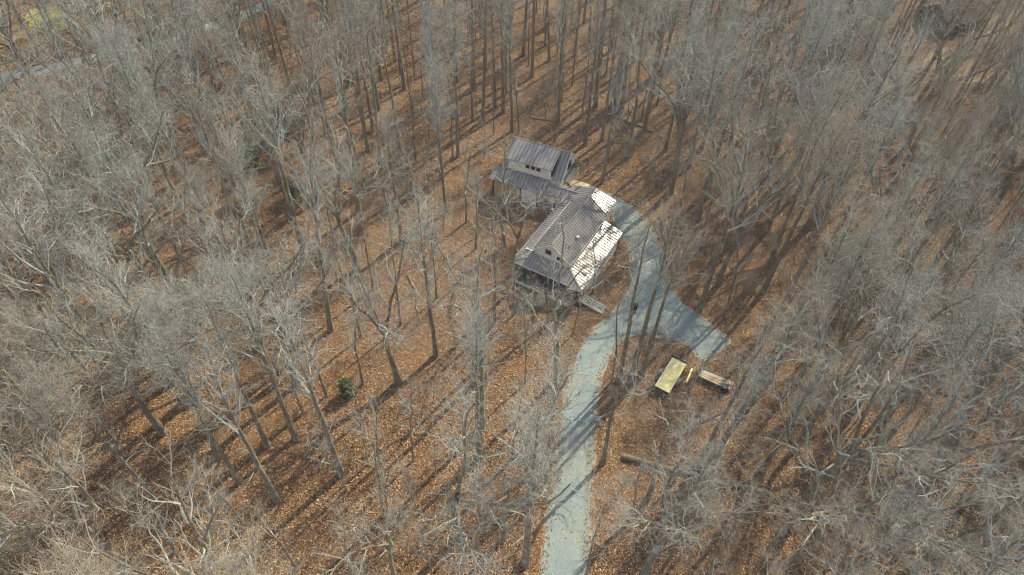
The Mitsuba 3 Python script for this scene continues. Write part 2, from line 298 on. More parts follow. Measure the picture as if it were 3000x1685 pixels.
# ---------------------------------------------------------------- trees
def offspring(P, R, M, t0, t1, ang, length, K, up, wob, rf, r, tmin_bias=1.0, rcap=None):
    N, Kp, _ = P.shape
    t = t0 + (t1 - t0) * (np.arange(M)[None] + r.random((N, M))) / M
    x = np.clip(t * (Kp - 1), 0, Kp - 1.001); i = x.astype(int); fr = (x - i)[..., None]; nn = np.arange(N)[:, None]
    A, B = P[nn, i], P[nn, i + 1]; pos = A * (1 - fr) + B * fr; tan = B - A; tan /= np.linalg.norm(tan, axis=-1, keepdims=True) + 1e-9
    rad = R[nn, i] * (1 - fr[..., 0]) + R[nn, i + 1] * fr[..., 0]
    ref = np.where(np.abs(tan[..., 2:]) < 0.9, np.array([0, 0, 1.0]), np.array([1.0, 0, 0]))
    a = np.cross(tan, ref); a /= np.linalg.norm(a, axis=-1, keepdims=True); b = np.cross(tan, a)
    az = (np.arange(M)[None] * 2.39996 + r.random((N, 1)) * 6.283 + (r.random((N, M)) - 0.5) * 1.2)[..., None]
    th = np.radians(ang[0] + (ang[1] - ang[0]) * r.random((N, M)))[..., None]
    d = tan * np.cos(th) + (a * np.cos(az) + b * np.sin(az)) * np.sin(th)
    L = length(t, r.random((N, M)))
    pts = [pos]; cur = d
    for s in range(K - 1):
        cur = cur + np.array([0, 0, up]) + wob * r.normal(size=cur.shape)
        cur = cur / np.linalg.norm(cur, axis=-1, keepdims=True)
        pts.append(pts[-1] + cur * (L / (K - 1))[..., None])
    Q = np.stack(pts, 2).reshape(N * M, K, 3)
    r0 = np.minimum(rad * 0.72, rf * L).reshape(-1)
    if rcap: r0 = np.minimum(r0, rcap)
    RR = r0[:, None] * np.linspace(1, 0.28, K)[None]
    return Q, RR
def trunk(h, r0, rtop, K, wob, r, lean=0.0, flare=1.35):
    z = np.linspace(0, 1, K) ** 0.9
    a = r.random() * 6.283
    off = np.cumsum(r.normal(size=(K, 2)) * wob, 0) * z[:, None] + lean * z[:, None] ** 1.5 * h * np.array([math.cos(a), math.sin(a)])
    P = np.c_[off, z * h]; P[0, 2] = -0.5
    R = r0 + (rtop - r0) * z; R[0] *= flare
    return P[None], R[None]
def make_tree(kind, seed):
    """(trunk mesh, crown mesh, nominal height, twig ends)."""
    r = np.random.default_rng(seed); dens = r.uniform(0.8, 1.2) * (0.72 if kind in 'LK' else 1.0)
    extra = []
    if kind in 'TK':
        h = 21.0; P, R = trunk(h, r.uniform(0.21, 0.28), 0.03, 13, 0.10, r, r.uniform(0, 0.04)); base = [tubes(P, R, 9)]
        cb = r.uniform(0.42, 0.56) if kind == 'T' else r.uniform(0.55, 0.64); sp = r.uniform(0.85, 1.15)
        limb, lr = offspring(P, R, 19 if kind == 'T' else 13, cb, 0.985, (17, 42), lambda t, q: sp * (1.1 + 3.4 * np.clip((1 - t) / (1 - cb), 0, 1) ** 0.7) * (0.6 + 0.7 * q), 8, 0.10, 0.11, 0.030, r)
        extra = [offspring(P, R, 5, 0.2, cb, (50, 85), lambda t, q: 0.6 + 1.8 * q, 5, 0.03, 0.2, 0.018, r)]
    elif kind in 'OL':
        h = 20.0 if kind == 'O' else 22.0; fk = r.uniform(0.30, 0.46) if kind == 'O' else r.uniform(0.36, 0.5)
        P, R = trunk(h * fk, r.uniform(0.24, 0.32) if kind == 'O' else r.uniform(0.2, 0.25), 0.2 if kind == 'O' else 0.17, 6, 0.16, r, r.uniform(0, 0.05)); base = [tubes(P, R, 9)]
        nl = int(r.integers(4, 6)) if kind == 'O' else int(r.integers(2, 4))
        led, ler = offspring(P, R, nl, 0.80, 0.999, (10, 34) if kind == 'O' else (8, 24), lambda t, q: h * (1 - fk) * (0.82 + 0.25 * q), 11, 0.035, 0.10, 0.02, r)
        ler = np.maximum(ler, 0.025); base.append(tubes(led, ler, 7))
        limb, lr = offspring(led, ler, 7 if kind == 'O' else 7, 0.2, 0.99, (22, 56), lambda t, q: (1.2 + (3.0 if kind == 'O' else 2.4) * (1 - t)) * (0.6 + 0.8 * q), 8, 0.07, 0.19, 0.030, r)
        extra = [offspring(P, R, 2, 0.65, 0.9, (50, 75), lambda t, q: 2 + 2.5 * q, 7, 0.06, 0.24, 0.024, r)]
    elif kind == 'P':
        h = 17.0; P, R = trunk(h, r.uniform(0.10, 0.145), 0.02, 12, 0.09, r, r.uniform(0, 0.04)); base = [tubes(P, R, 7)]
        cb = r.uniform(0.5, 0.62)
        limb, lr = offspring(P, R, 14, cb, 0.985, (18, 48), lambda t, q: (0.6 + 2.1 * np.clip((1 - t) / (1 - cb), 0, 1) ** 0.7) * (0.6 + 0.7 * q), 6, 0.10, 0.12, 0.02, r)
        extra = [offspring(P, R, 4, 0.2, cb, (50, 85), lambda t, q: 0.5 + 1.2 * q, 4, 0.03, 0.2, 0.016, r)]
    elif kind == 'M':
        h = 11.0; P, R = trunk(h, r.uniform(0.085, 0.13), 0.016, 11, 0.12, r, r.uniform(0, 0.08)); base = [tubes(P, R, 6)]
        limb, lr = offspring(P, R, 13, 0.28, 0.98, (30, 60), lambda t, q: (0.6 + 2.2 * (1 - t)) * (0.6 + 0.8 * q), 6, 0.10, 0.13, 0.018, r)
    else:  # brushy sapling
        h = 4.0; st = []; sr = []
        for k in range(int(r.integers(2, 5))):
            P, R = trunk(h * r.uniform(0.7, 1), 0.028, 0.007, 6, 0.07, r, r.uniform(0.05, 0.3)); st.append(P); sr.append(R)
        P, R = np.concatenate(st), np.concatenate(sr); base = [tubes(P, R, 4)]
        limb, lr = offspring(P, R, 7, 0.2, 0.97, (30, 60), lambda t, q: 0.4 + 0.9 * q, 4, 0.06, 0.15, 0.012, r)
    lr = np.maximum(lr, 0.012 if kind in 'TOLK' else 0.008)
    limbs, crown = [tubes(limb, lr, 5 if kind in 'TOLK' else 4)] + [tubes(a, b, 4) for a, b in extra], []
    if kind in 'TOLK':
        b2, r2 = offspring(limb, lr, max(4, round(6 * dens)), 0.18, 0.99, (25, 58), lambda t, q: (0.7 + 1.6 * (1 - 0.75 * t)) * (0.6 + 0.7 * q), 5, 0.07, 0.18, 0.019, r)
        r2 = np.maximum(r2, 0.009); crown.append(tubes(b2, r2, 3))
        b3, r3 = offspring(b2, r2, max(3, round(4 * dens)), 0.15, 0.98, (25, 60), lambda t, q: 0.40 + 0.75 * q, 3, 0.05, 0.18, 0.013, r)
        r3 = np.maximum(r3, 0.006); crown.append(tubes(b3, r3, 3))
        b4, r4 = offspring(b3, r3, 3, 0.15, 0.98, (25, 60), lambda t, q: 0.26 + 0.42 * q, 2, 0.04, 0.1, 0.016, r)
        crown.append(spikes(b4[:, 0], b4[:, 1], np.full(len(b4), 0.008)))
        for a, b in extra:
            e2, er = offspring(a, b, 6, 0.3, 0.98, (30, 60), lambda t, q: 0.4 + 0.9 * q, 3, 0.03, 0.2, 0.014, r); crown.append(tubes(e2, er, 3))
            e3, er3 = offspring(e2, er, 4, 0.2, 0.98, (30, 60), lambda t, q: 0.2 + 0.5 * q, 2, 0.02, 0.1, 0.012, r); crown.append(spikes(e3[:, 0], e3[:, 1], np.full(len(e3), 0.007)))
    else:
        m = 6 if kind == 'P' else 5
        b2, r2 = offspring(limb, lr, m, 0.15, 0.98, (25, 58), lambda t, q: (0.3 + 0.8 * (1 - t)) * (0.6 + 0.8 * q) * (1 if kind in 'MP' else 0.6), 3, 0.05, 0.15, 0.014, r)
        r2 = np.maximum(r2, 0.006); crown.append(tubes(b2, r2, 3))
        b3, r3 = offspring(b2, r2, 4 if kind != 'P' else 6, 0.1, 0.98, (25, 60), lambda t, q: 0.22 + 0.42 * q, 2, 0.03, 0.1, 0.016, r)
        crown.append(spikes(b3[:, 0], b3[:, 1], np.full(len(b3), 0.007)))
    return join(base), join(limbs), join(crown), h, b3[:, -1]
variants = {}
for kind, n in (('T', 8), ('O', 8), ('L', 5), ('K', 4), ('P', 7), ('M', 6), ('B', 4)):
    variants[kind] = []
    for k in range(n):
        tm, lm, cm, h, tips = make_tree(kind, 1000 + 37 * k + ord(kind))
        name = f'{dict(T="tall", O="oak", L="open", K="high", P="pole", M="young", B="brush")[kind]}_form_{k + 1}'
        g = {'type': 'shapegroup', 'trunk': mikit.ply(tm, 'bark', smooth=True), 'limb': mikit.ply(lm, 'limb'), 'crown': mikit.ply(cm, 'twig')}
        if kind == 'B' and k >= 2:      # keeps some tan leaves
            rr = np.random.default_rng(k); p = tips[rr.random(len(tips)) < 0.6]
            a = rr.normal(size=p.shape) * 0.06; b = rr.normal(size=p.shape) * 0.05
            V = np.stack([p - a, p - b, p + a, p + b], 1).reshape(-1, 3); base = (np.arange(len(p)) * 4)[:, None, None]
            g['leaves'] = mikit.ply((V, (base + np.array([[0, 1, 2], [0, 2, 3]])).reshape(-1, 3)), 'dry_leaf')
        scene[name] = g
        variants[kind].append((name, h))
TREES = '''O-3.9,23.6,23.8,m T1.5,21.6,22.8,m T3.3,29.3,20,m T-2.5,33.9,19.5,m T-2.7,30.8,18.9,m M-8.5,30.5,12.8,m M0.3,30.8,12.9,m M-11.4,30.1,12.3,m M-12.4,30.1,12.3,m M-10.4,25.3,13.8,m
S-0.3,23.5,11.2,m M-2.4,27.1,12.6,m O-8.7,19.9,14.9,m M-4.6,22,11.6,m L8.4,30.6,18.9,m L11.9,27.2,18.7,m O11,20.9,19.7,m M6.1,20.2,13,m M-13.9,27.6,12.3,m M-5.8,20.1,11.4,m
T-7.4,42.1,21.1,m L-2.9,40.9,20.4,m L-3.4,38.8,22,m K10.4,39.1,21.8,m O-10.8,38.7,19.4,m M-15.2,44.2,14.6,m M-14.2,38.6,13.5,m M-8,49.5,14.7,m M-1.7,45.9,14.6,m M1.5,38.9,13.2,m
L4.3,39,22.5,m K12.7,39.8,19.7,m K11.6,39.2,21,m M2.2,46,8.9,m M6.3,44.9,8.7,m M0.2,47.3,8.8,m M8.7,50.6,9.3,m L3.8,46.3,14.7,m B0.9,46.1,3.4,m B3,47.9,3.7,m
B4.4,46.9,3.6,m B5.8,47.5,3.7,m B8.1,52.9,3.5,m B9.7,55.4,3.5,m B9.7,53,3.7,m B-0.4,46.1,3.6,m B2.3,44.1,3.6,m B-0.6,48.2,3.5,m B-1.5,51.5,3.4,m M9.8,39.1,13.7,m
T-12.7,58.1,18.1,m T-8,62.9,19.8,m L-0.2,50.4,18.7,m L-1,57.2,19,m T9.2,76.2,20.7,m T11.4,77,22.1,m T17.2,79,21.1,m T5.7,80.4,20.3,m T11,84.4,21.6,m T13.5,85,21.4,m
T14.5,83.4,21.5,m T18.3,83.3,20.9,m T-0.4,78.9,20.3,m T-4.4,81,21.4,m T-7.2,73.4,20,m T-1.6,83.1,21.5,m T-2.8,84,21.3,m M0.5,78.5,13.8,m M-5.8,80.8,14.5,m M-7.9,73.1,13.5,m
M6.4,85.5,13.8,m M8,89.5,14.5,m M17,81.2,13.8,m M9,81.9,14.4,m T-19.8,77.7,21.3,m T-18.6,82.5,22.1,m T-15.7,87.7,22.2,m T-18.7,77.8,21.6,m T-17.9,94.9,21.8,m T-11.2,83.4,20.1,m
T-9,69.1,21.5,m T2.3,91.4,21.9,m T4.9,95.7,20.8,m T8.7,97.3,21.1,m T14.3,99,20.9,m T19.5,90.6,22.2,m T19.5,75,20.5,m T-5.9,87.7,20.8,m T-8.5,89.6,19.7,m T-4.4,92.5,20.8,m
O-45.3,77.2,21.3,m O-47.1,74.9,22.1,m O-46.5,92.4,22.1,m T-68.8,92.7,21.5,m T-61.7,79.6,23.3,m T-30.3,70.5,21.2,m T-33.6,65.9,22.9,m T-49.7,75.4,21.1,m T-63.4,93.6,21.7,m T-48.4,101.7,20.9,m
O-35.9,49.9,22.9,m O-29.5,36.4,22.9,m O-32.1,37.9,21,m O-22.5,38.4,22.1,m O-20.5,38.4,21.4,m T-37,38.1,23,m T-42.5,38.8,23.1,m T-40.3,38.6,21.9,m T-18.5,45.1,24,m O-30,20.2,21.4,m
O-31.4,32.8,21.9,m O-44.3,31,20.8,m T-25.8,30.4,19.7,m T-21.8,31.8,20.2,m T-23.3,28.1,20.6,m T-19.4,32.6,22.1,m T-14.6,29.1,22,m T-42.2,32.7,21,m T-40.8,32.2,20.9,m M-26.9,22.2,13.3,m
M-25.1,20.2,13.6,m M-20.7,20.7,12.7,m T25,39.5,22.8,m T34.5,55.6,21.7,m T27,51.1,22.2,m T28,47.9,22.6,m T27.8,39.5,22,m T19.7,48.3,22.5,m O29.6,39.6,20.5,m O36.3,43.6,18.8,m
O42.5,43.7,18.9,m O38.7,39.8,19.2,m M32.8,40.4,13.5,m M21.2,57.3,13.5,m M31.7,43.8,13.2,m M22.1,47.3,13.5,m M47.7,48,14.2,m O23.4,22.2,19.9,m O26.8,21.6,18.7,m O38.8,27.2,18.7,m
O32.4,21.3,18.8,m T29.8,26.3,20.4,m T16.5,30.2,20.7,m T19.1,32.4,21.1,m M22.1,23.7,11.8,m M18.3,24.7,12.3,m M15.1,23.5,11.8,m O-63.9,114.8,20.3 T24.2,75.3,21 T-55.7,64.5,17.1
O34.4,61.1,22.8 T3,114.6,23.2 T-26,61.3,17.4 T-36.1,110.1,17.4 T-56.2,112.2,22.8 T-58.9,73.9,22.3 O-70.7,83.1,19.4 T26.7,81.4,21.8 T-38.7,52.7,18.1 O-73.8,94.5,20.7
T-25.1,103.4,18.5 T34.3,108.3,20.4 T41.9,76.8,20.1 O-47.4,53.1,19 T56.3,58.6,23 T-5,113.6,19.3 T57.6,111.8,23.4 T35,79.6,22.9 T45.5,106.8,22.4 T-18.3,105.9,20.6
T39.7,23.4,20.7 O-35.9,85.9,21.9 T30.1,102.7,18.1 T61.1,116.2,20.1 O-44,65.7,18.9 T-34,56.8,19.9 T76.8,101.2,19.3 T66,88,21.4 O19,66.8,23.5 T33.5,32.5,21.6
T-21.5,12.9,21.3 T-40.1,76,21.3 O-56,102.9,18.5 O-51.6,67.3,17.9 T18.2,116.6,22.9 T57,99.3,19.2 T-10.9,117.8,20.5 T30,91.7,23.4 T73.8,92.3,17.9 O-27.9,98.7,23
O48.6,114.6,18.7 T-30,83,22.9 T-39.4,62.8,22.1 T48.7,57.5,18.4 O-19.1,16.1,22.7 O-65.7,98.8,23.1 T35.1,49,19.2 T-27.4,55.5,19.6 T-11.2,105.8,18.1 T37.6,95.1,23.1
O25.4,58.5,20.7 O-55,91.9,19.8 O41.1,86.6,19 T-24.6,48.5,20.4 O-40.2,97.3,22.1 T4.5,104.7,19.9 T25.3,91.7,19.8 O42.6,30.8,22.1 O-40.7,23.3,20.1 T-28.7,90.4,22.6
T57.1,79.5,19.4 T-22.9,82.6,21 O-50.3,56.1,17.4 O-23.2,64.3,21.6 O-25.1,42.6,20.3 T59.8,67.4,19.7 T-34.7,89.7,21.7 O44.1,62.9,17.3 O-35.3,102.4,20 O-40.2,68.4,22.6
T-64.7,106.6,20.5 T24.7,97.1,21.9 T-6.4,97.6,20.6 T14.7,73.9,22.2 O-43,102.5,20.6 T-23.3,74.4,19.6 T49.8,44,20.7 O47,77.2,19.5 O-45.8,46.7,21.5 T22.6,111.8,17.2
T-1.3,101.8,22.3 O-82.5,104.3,20.8 O-51.1,51.5,20.7 T-58.1,55.7,23 T36.2,73.3,22.2 T68.9,99.8,20.3 T-19.2,89.9,22.2 O42.7,101.3,18.6 T33.2,118.4,22.6 O40.6,68.3,17.2
T57.3,120.3,22 T22.3,30.1,17.4 T31.7,74,21.8 T-16.7,70.3,21 O53.9,83.2,20.8 O39.2,56,19.1 T25.5,87,19.3 T-39.5,80.8,21.5 T-27.4,116.8,19.1 O69.5,91.2,18.6
T10.6,107.5,20.9 O60.5,104.4,18.9 O-31.1,108,21.3 T17.4,105.3,22 O-44.8,60.2,20.5 T-28.8,49.5,17.2 O59.9,73.7,21.9 T-51.4,88.6,20.9 T-19.8,99.8,20.7 T83,120.7,21.5
O-38.3,19.4,20.8 O-35.5,43.6,22.3 T-21.6,68.7,18.2 T-12.6,92.2,18.3 O-84.1,113.4,19.9 T31.3,69.8,22.8 T-23.2,55.1,23.4 T43.9,25.6,18.5 T21.5,94.2,20.6 T-66.8,72.5,21.6
O43.5,37.5,23.2 T-61.4,87.8,21.1 O-64.4,83.7,22.7 O-52.3,62,18.9 T52,95.8,19.6 O-53,46.4,21.6 T31.9,95.5,20.1 T-22.6,113.9,19 T23.1,66.6,22.8 T-52.7,84.4,23
T29.3,60.1,20.4 T82.8,113.2,22.4 T12.7,115.6,22.9 O-39.3,91.9,21.3 O-28,65.7,18.4 T-34.3,75,20.8 T17.1,95.1,22.7 O27.7,67.2,21 T55.8,68.8,23.4 T42.1,82.7,17.8
O-44.6,69.7,17.7 T-40.9,48.3,20.6 T36.1,100.7,20.2 O39.1,110.4,20.4 T30.7,83.4,20.9 T-55.1,52.4,20.3 O-76.7,103,18.3 T15,91.3,20.9 T-5.8,105.3,18.2 T-43.8,116,22.4
O-47,83.6,19.1 O-17.1,53.7,19.1 T30.4,114,18.1 T52.9,99.9,18.5 O27,33.5,22.3 T22.6,106.2,20 O68,79.6,19.2 T66.1,118.4,20.2 O42,93.5,21.1 O44.1,50.8,18.7
T-35.3,94.4,18.2 T12.4,95.4,19 O46.4,93,18 T29.3,98.6,22.6 O-63,70,21.7 T-18.2,62.4,22.8 T71.3,119.5,22.3 O34.1,27.9,22.8 T37.1,64,21.7 O-67.4,79.1,18.9
T48.2,97.4,18.4 T-79.6,110.3,18.8 T-13.4,100.1,19.2 O-47.9,39.2,22.4 T-30.3,26.8,18.8 O57.1,89.9,21.4 O-39.3,57.9,19.1 T-55.9,80.2,18.2 O-51.4,109.2,18.8 T20.7,100.8,17.1
T46.7,41.1,17.1 T22.1,71.7,18 O22.9,17.7,17.8 O51.7,105.1,22.3 T22.1,35.9,18.2 T-10.2,112.2,22.1 T38,83.9,20.6 O-31.3,42.6,20.2 T-76.6,98.2,18.8 O61.4,91.9,17.3
T33.7,88.8,23.5 T-32.2,60.7,18 T-50.3,95.8,21.1 O-35.9,25.6,20.6 T10.9,68.7,18.3 T-35.5,31.9,17.1 O-41.9,43.6,17.3 O-48.3,63.5,18.7 O64.1,77.2,18.1 O-36.2,68.8,17.3
T-14.8,74.4,19.8 T-50.2,81.2,21 T50.9,64.4,19.8 O-26.6,80.4,17.4 O73.9,98,19.8 T61.4,86.7,21.8 T-18.8,73.7,17.5 T70.1,86.4,22.3 T30,16.3,23.2 T77.1,118.2,22.2
T-13.2,13.1,21.4 T-19.7,26.6,21.4 T26.2,14.2,19.3 T62.2,97.3,19 T-24.4,94.8,21.5 T-59.3,68.3,23.3 T-69.8,98.7,18.5 T-23.6,88.1,23.2 T-70.1,113.8,21.1 T-63,74.7,17.7
T-43.1,84.1,22.9 O21.7,62.2,18.9 O53,50.2,21.8 T44.1,58.9,18.2 T-1.5,89,22.4 O42.5,116,17.2 O25.6,27.6,23 T1,97,22.2 O32,36.1,21.2 T39.5,51,19.6
T-31.7,113.3,20 T47.3,69.4,18.3 T28.4,54.8,22.9 T-28.2,86.6,21.8 T-57.2,60.5,21.4 O81,106.7,19.3 O34.8,67.3,19.1 O53.7,61.7,22.4 T-0.9,107.3,21.2 O-49.1,71.5,21
O22.2,51.9,20.2 O51.6,77.2,20.9 T-16.5,113.4,18.5 T-24.5,15.8,18.1 P67.9,76.6,19.8 P16.1,108.2,17.3 P50.9,53.5,18.4 P-41.3,34.8,16.5 P-57.5,86,18.3 P7.4,103.7,20
P35.3,96.6,16 P-19.3,70.1,19 P74.4,95.6,19 P-37.1,93.2,19.2 P44.9,73.7,14.4 P38.9,53.7,14.8 P-55.5,59,17.9 P-28.3,52.7,19.2 P-7.4,103.5,14.1 P-0.9,98.4,18.3
P68.7,118.3,17.3 P-47.3,48.5,14.2 P-22.3,97.9,16.9 P53.6,54.5,14 P29.3,28.9,16.8 P-31.7,80.8,16.2 P-40.9,105,14.2 P6.6,101.2,17 P51,84.6,18.3 P-48.7,99,14.4
P-32,94.1,14.9 P44.3,71.4,17.4 P-15.5,109.4,17.3 P13.1,22,18.5 P13.1,92.8,16.5 P-34.5,40.4,14.4 P46.1,60.8,19.3 P22.3,103.9,18.3 P-59.4,93.3,19.7 P17.6,111.7,17.5
P-35.6,46.8,18 P27.9,70.7,16.2 P-14.6,91,14.6 P-75.2,111.6,16.2 P19.6,85,19.4 P-14.6,115.3,14.8 P-3.1,108.5,14.8 P-52.6,81.3,16.5 P19.9,70.8,18.4 P49.6,120.4,14.3
P32.7,80.8,18.7 P59.2,100.2,14.2 P46.6,43.5,18.3 P4.3,100.1,16.5 P-35.2,20.3,18.1 P-9.7,74.9,18.5 P35.7,118.3,15 P-1.6,96.2,14 P77.4,98.3,15.6 P-18.6,56.2,14.7
P-2.8,78.2,14.3 P-11.4,45.9,17.3 P-34.5,78.5,16.3 P-68.2,106.8,16.7 P-33.4,114.7,18.7 P14.3,103.1,15.8 P-38.6,42.7,19.5 P63.6,80.2,19.2 P-60.8,101.8,17.6 P-47,67.9,14.4
P50.4,107.6,16.3 P-14.9,50.7,19.6 P-7.3,77.4,16.8 P25.5,18.9,18.6 P59.2,64.2,14.1 P36.1,36.8,14.7 P15.9,16,16.1 P-24.7,76.8,18.6 P61.5,120.7,14.4 P16.1,27.1,19.1
P23.1,86.4,15.4 P67.5,92.4,16.1 P-6.7,117.5,19.3 P52.9,70,19.8 P-19.6,97.4,19.9 P29.3,75.4,18.1 P-61.6,72.8,16.7 P-65.8,75,17.2 P40.8,41.9,14.7 P-38.2,99,15.4
P26.7,72.7,19.4 P-13.6,79.9,15.7 P11.1,101.3,19.9 P-17.4,37.2,18.8 P54.5,104,19.4 P44.2,81.7,15.9 P-31.6,46.8,19.3 P-43.4,96.7,15.3 P-47.1,60.5,18.5 P-55,107.4,19.2
P30.7,108.4,17.2 P-2,111.1,16.6 P54.5,97.4,18.1 P-29.3,102.5,19.4 P-36.8,54.7,14.2 P-44.7,51.1,17.8 P-33.2,17.6,16.1 P-8.8,15,16.1 P22.2,116.2,19.6 P10,112.1,17.8
P26.8,43.8,17.6 P-1.8,19.8,18.4 P38.1,47.5,19 P1.8,94.2,15.3 P60.9,111.4,17.5 P-54.3,109.8,16.6 P-63.3,101.4,18.6 P-46.6,95.7,18.1 P-19.9,108.6,14.1 P19.5,98.3,16.1
P-39.5,72.5,16.4 P32.7,77.6,16.4 P40.6,38.2,19.7 P-56.3,67.6,16.3 P-23.5,91.6,16.9 P-5.7,110.1,18.4 P-32.7,83,17.3 P-1.4,86.8,17.1 P6.8,92.3,14.6 P26.6,29.7,18.4
P40.7,58.4,17.8 P-40.7,83,16.2 P42.8,96,19 P41.6,73.4,16 P2.5,106.2,14.2 P-44,53.2,14.5 P-20.4,94,17.5 P25.8,109.4,15.1 P56.4,114.2,14.9 P21.2,27.9,15.7
P57.8,102,19 P-65.9,77.3,16.4 P45.2,114.9,18.8 P51.9,89.4,16.3 P-59.2,58.6,16.8 P39.8,107.6,16.7 M42.4,52.8,9.2 M-4.2,56.8,10.5 M-4.4,89.9,8.5 M-39.1,65.2,7
M-54.4,54.5,9.1 M-5.5,61.2,11.9 M14.2,18.7,10.6 M-37.2,33.8,9.1 M-60.8,104,9.1 M-21.2,111.1,9 M34.8,64.9,10.2 M-30,57.4,12.6 M-9.9,60.4,11.5 M5.2,76.9,10.7
M30.1,94.4,8.8 M35.5,41.5,11.8 M35.2,105.8,8.5 M-27.9,43.6,7.4 M27.5,105.3,8.7 M10.4,25.7,9.5 M-37.8,89.4,12.4 M24.7,78.9,8.1 M4.1,107.5,9.3 M67,100.5,12.6
M41.3,54.7,7.2 M-25.5,73.3,12.8 M30.3,56.7,9.8 M-24.6,70.1,7.1 M65.6,97.3,9.5 M23.8,99.1,7.6 M-36.2,88.1,10.3 M-42.2,57.8,11.3 M-35.9,80.3,10.1 M-12.9,86,8.2
M32.9,91.5,10.9 M-16.4,98.3,8.3 M27.8,108,9.8 M47.5,55.8,8.6 M-37.4,84.3,12.9 M86.7,119.4,7 M14.4,28.8,11.7 M29.6,66.2,10.9 M-16.8,20.8,11.8 M60.2,89.6,9.6
M-63.3,90.6,8.8 M-50.1,87.1,9.7 M-19.6,87.5,10 M-24.9,109.9,7.6 M-7.4,99.6,8.6 M-13.7,112.6,11.2 M72,90.4,11.8 M-60.6,114.7,9.6 M-16.7,91.2,12.8 M82.9,110.9,10.8
M36,71.1,12 M-30.4,55.1,11.2 M51.5,103,7.6 M8.5,106.1,11.9 M-47.3,33.7,7.4 M78.4,108.2,10 M44.5,29.8,7.7 M-27,93,9.3 M-21.9,84.4,8.6 M-27.3,33.1,7.4
M-63.9,67.6,10.1 M15,116.5,8.5 M3.1,109.7,11.8 M-51.8,43.6,12.5 M-10.6,97.1,9.1 M30,21.4,10.9 M-59.3,61.4,9.6 M-17.8,110.4,7.8 M-22.9,107.6,10.8 M-43.6,29.1,7.4
M41.5,106.5,12 M-28.7,104.7,9.4 M38.9,71.1,11.4 M-66.9,102.2,11 M-30.1,45,7.5 M-18.4,116.1,9.7 M-72.6,115.2,12.2 M-11.9,19.8,12.4 M-20.3,57.4,10.2 M16.1,66,9
M19.8,21.3,8.6 M34.1,70.3,8.9 M-15,63.1,10 M81.1,119.9,10 M-12.5,72,11.3 M-2.8,116.8,12 M-29.3,79.4,8.3 M8.2,114.8,8.8 M50.7,71.9,9.6 M52.9,115.8,10.3
M37.5,76.6,7.1 M34,45.2,12.5 M45,110.7,11.4 M20,64.5,10.2 M45.4,55.2,8.2 M59.4,118.2,12 M26.8,99.5,10 M-57.7,76.6,9.5 M11.8,72.4,9.8 M48.7,65.9,12.7
M-11.2,76.6,8.6 M-21.4,36.3,8.8 M49.4,74.6,8.6 M6.1,97.7,10.2 M30.9,33.4,7.5 M34.4,35.1,8.2 M33.1,100.4,12.1 M23.2,95.8,7.5 M-12.5,66.9,10.3 M-32.8,29,10.9
M-45.8,42.6,7.3 M-19.3,35.3,10.1 M51.5,74.4,7.2 M-33.6,95.9,12.1 M-49.3,41.9,11.7 M20.6,112.1,7.4 M-13.8,96,7 M37,59.2,9.9 M-40.1,89.8,11.6 M40.3,29.3,11.8
M-19.7,49.7,11.3 M-22.3,59.1,9 M-27.5,38.1,10.6 M40.7,25.6,12.8 M33.9,30.1,9.3 M4.1,81.8,7.4 M-0.5,109.6,7.4 M19.1,18.7,8.8 M51.2,61.2,7.7 M-22.8,117.5,8.1
M10.6,115.4,9.3 M-79.3,102.2,10.7 M-6.3,101.3,9.1 M59.2,84.9,9.2 M-68.5,109.2,9.3 M-11.7,108.4,12.1 M-33.2,101.1,11.4 M-30.8,77.6,12.5 M-27.1,35.1,11.5 M43.7,89.4,11.1
M28.4,111.5,10.9 M48.4,39.2,7 M29.1,45.7,8.3 M23.2,55.5,12.6 M-22.1,24.5,11.9 M-51.2,48.8,7.4 M16.8,68.9,7.4 M-48.5,91.7,7.6 M-4,59,7.8 M46.6,75.2,10.9
M30.9,119.4,7 M16.6,21.7,10.6 M54.6,101.2,7.9 M-42.7,61.4,7.1 M-42,70.8,8.2 M29.2,79.1,11.5 M44.5,86,10.1 M30.1,96.6,11.6 M61.1,69.5,7.3 M61.7,78.5,11
M14.7,78.1,10.7 M46.9,118.3,9.2 M-64.2,72.5,12.3 M-41.3,94.8,11.3 M-8.2,110.6,7.2 M34.4,20.4,10.3 B-12.9,32.1,5.4 B20,56.4,4.1 B-7.5,93.2,3.6 B49.9,46.2,5.4
B-29.8,46.5,3.9 B-34.5,25.1,4.5 B-11.3,69.5,4.3 B-27.1,49.8,5 B23.2,69.9,4 B-26.1,105.2,4.5 B42.4,42,5.4 B-28.3,51.1,4.9 B33.2,23.2,3 B-41.1,79.5,3.5
B-6.4,29.5,3.7 B-52.2,71.9,3 B29.3,88.7,3.7 B14.9,106.7,4.7 B0.8,33.4,4.3 B-49.4,45.3,5.5 B39.5,31.3,3.6 B0.3,43,4.5 B-51.4,111,3.3 B-21.8,42.6,4.1
B-50.6,85.3,3.2 B-3.4,95.4,4.3 B50,41.6,4.5 B56.4,85,3.1 B-41.1,64.9,4 B25.4,60.8,3.4 B40.8,52.8,3.9 B13.7,72,5.2 B-26.3,83.2,5.4 B-29.5,107.9,4.2
B-37.2,86.7,5.1 B28.1,84.2,5.1 B-2.2,55.7,4.2 B33.6,86.1,4 B-45.1,37.5,3.6 B-4.2,65.3,4.5 B-17.4,32.9,4.7 B78.4,104.1,3 B33.7,110.2,4.1 B-45.7,100.3,3.4
B-27.8,95.5,5.4 B-36.5,64.9,5.2 B17.6,35.7,3.3 B-45.6,84.9,4.5 B72.8,100.2,3.1 B31,37.6,4.7 B37.2,23.7,3.5 B0.1,25.8,5.1 B-8.1,22.8,3.8 B-39.6,78.2,4
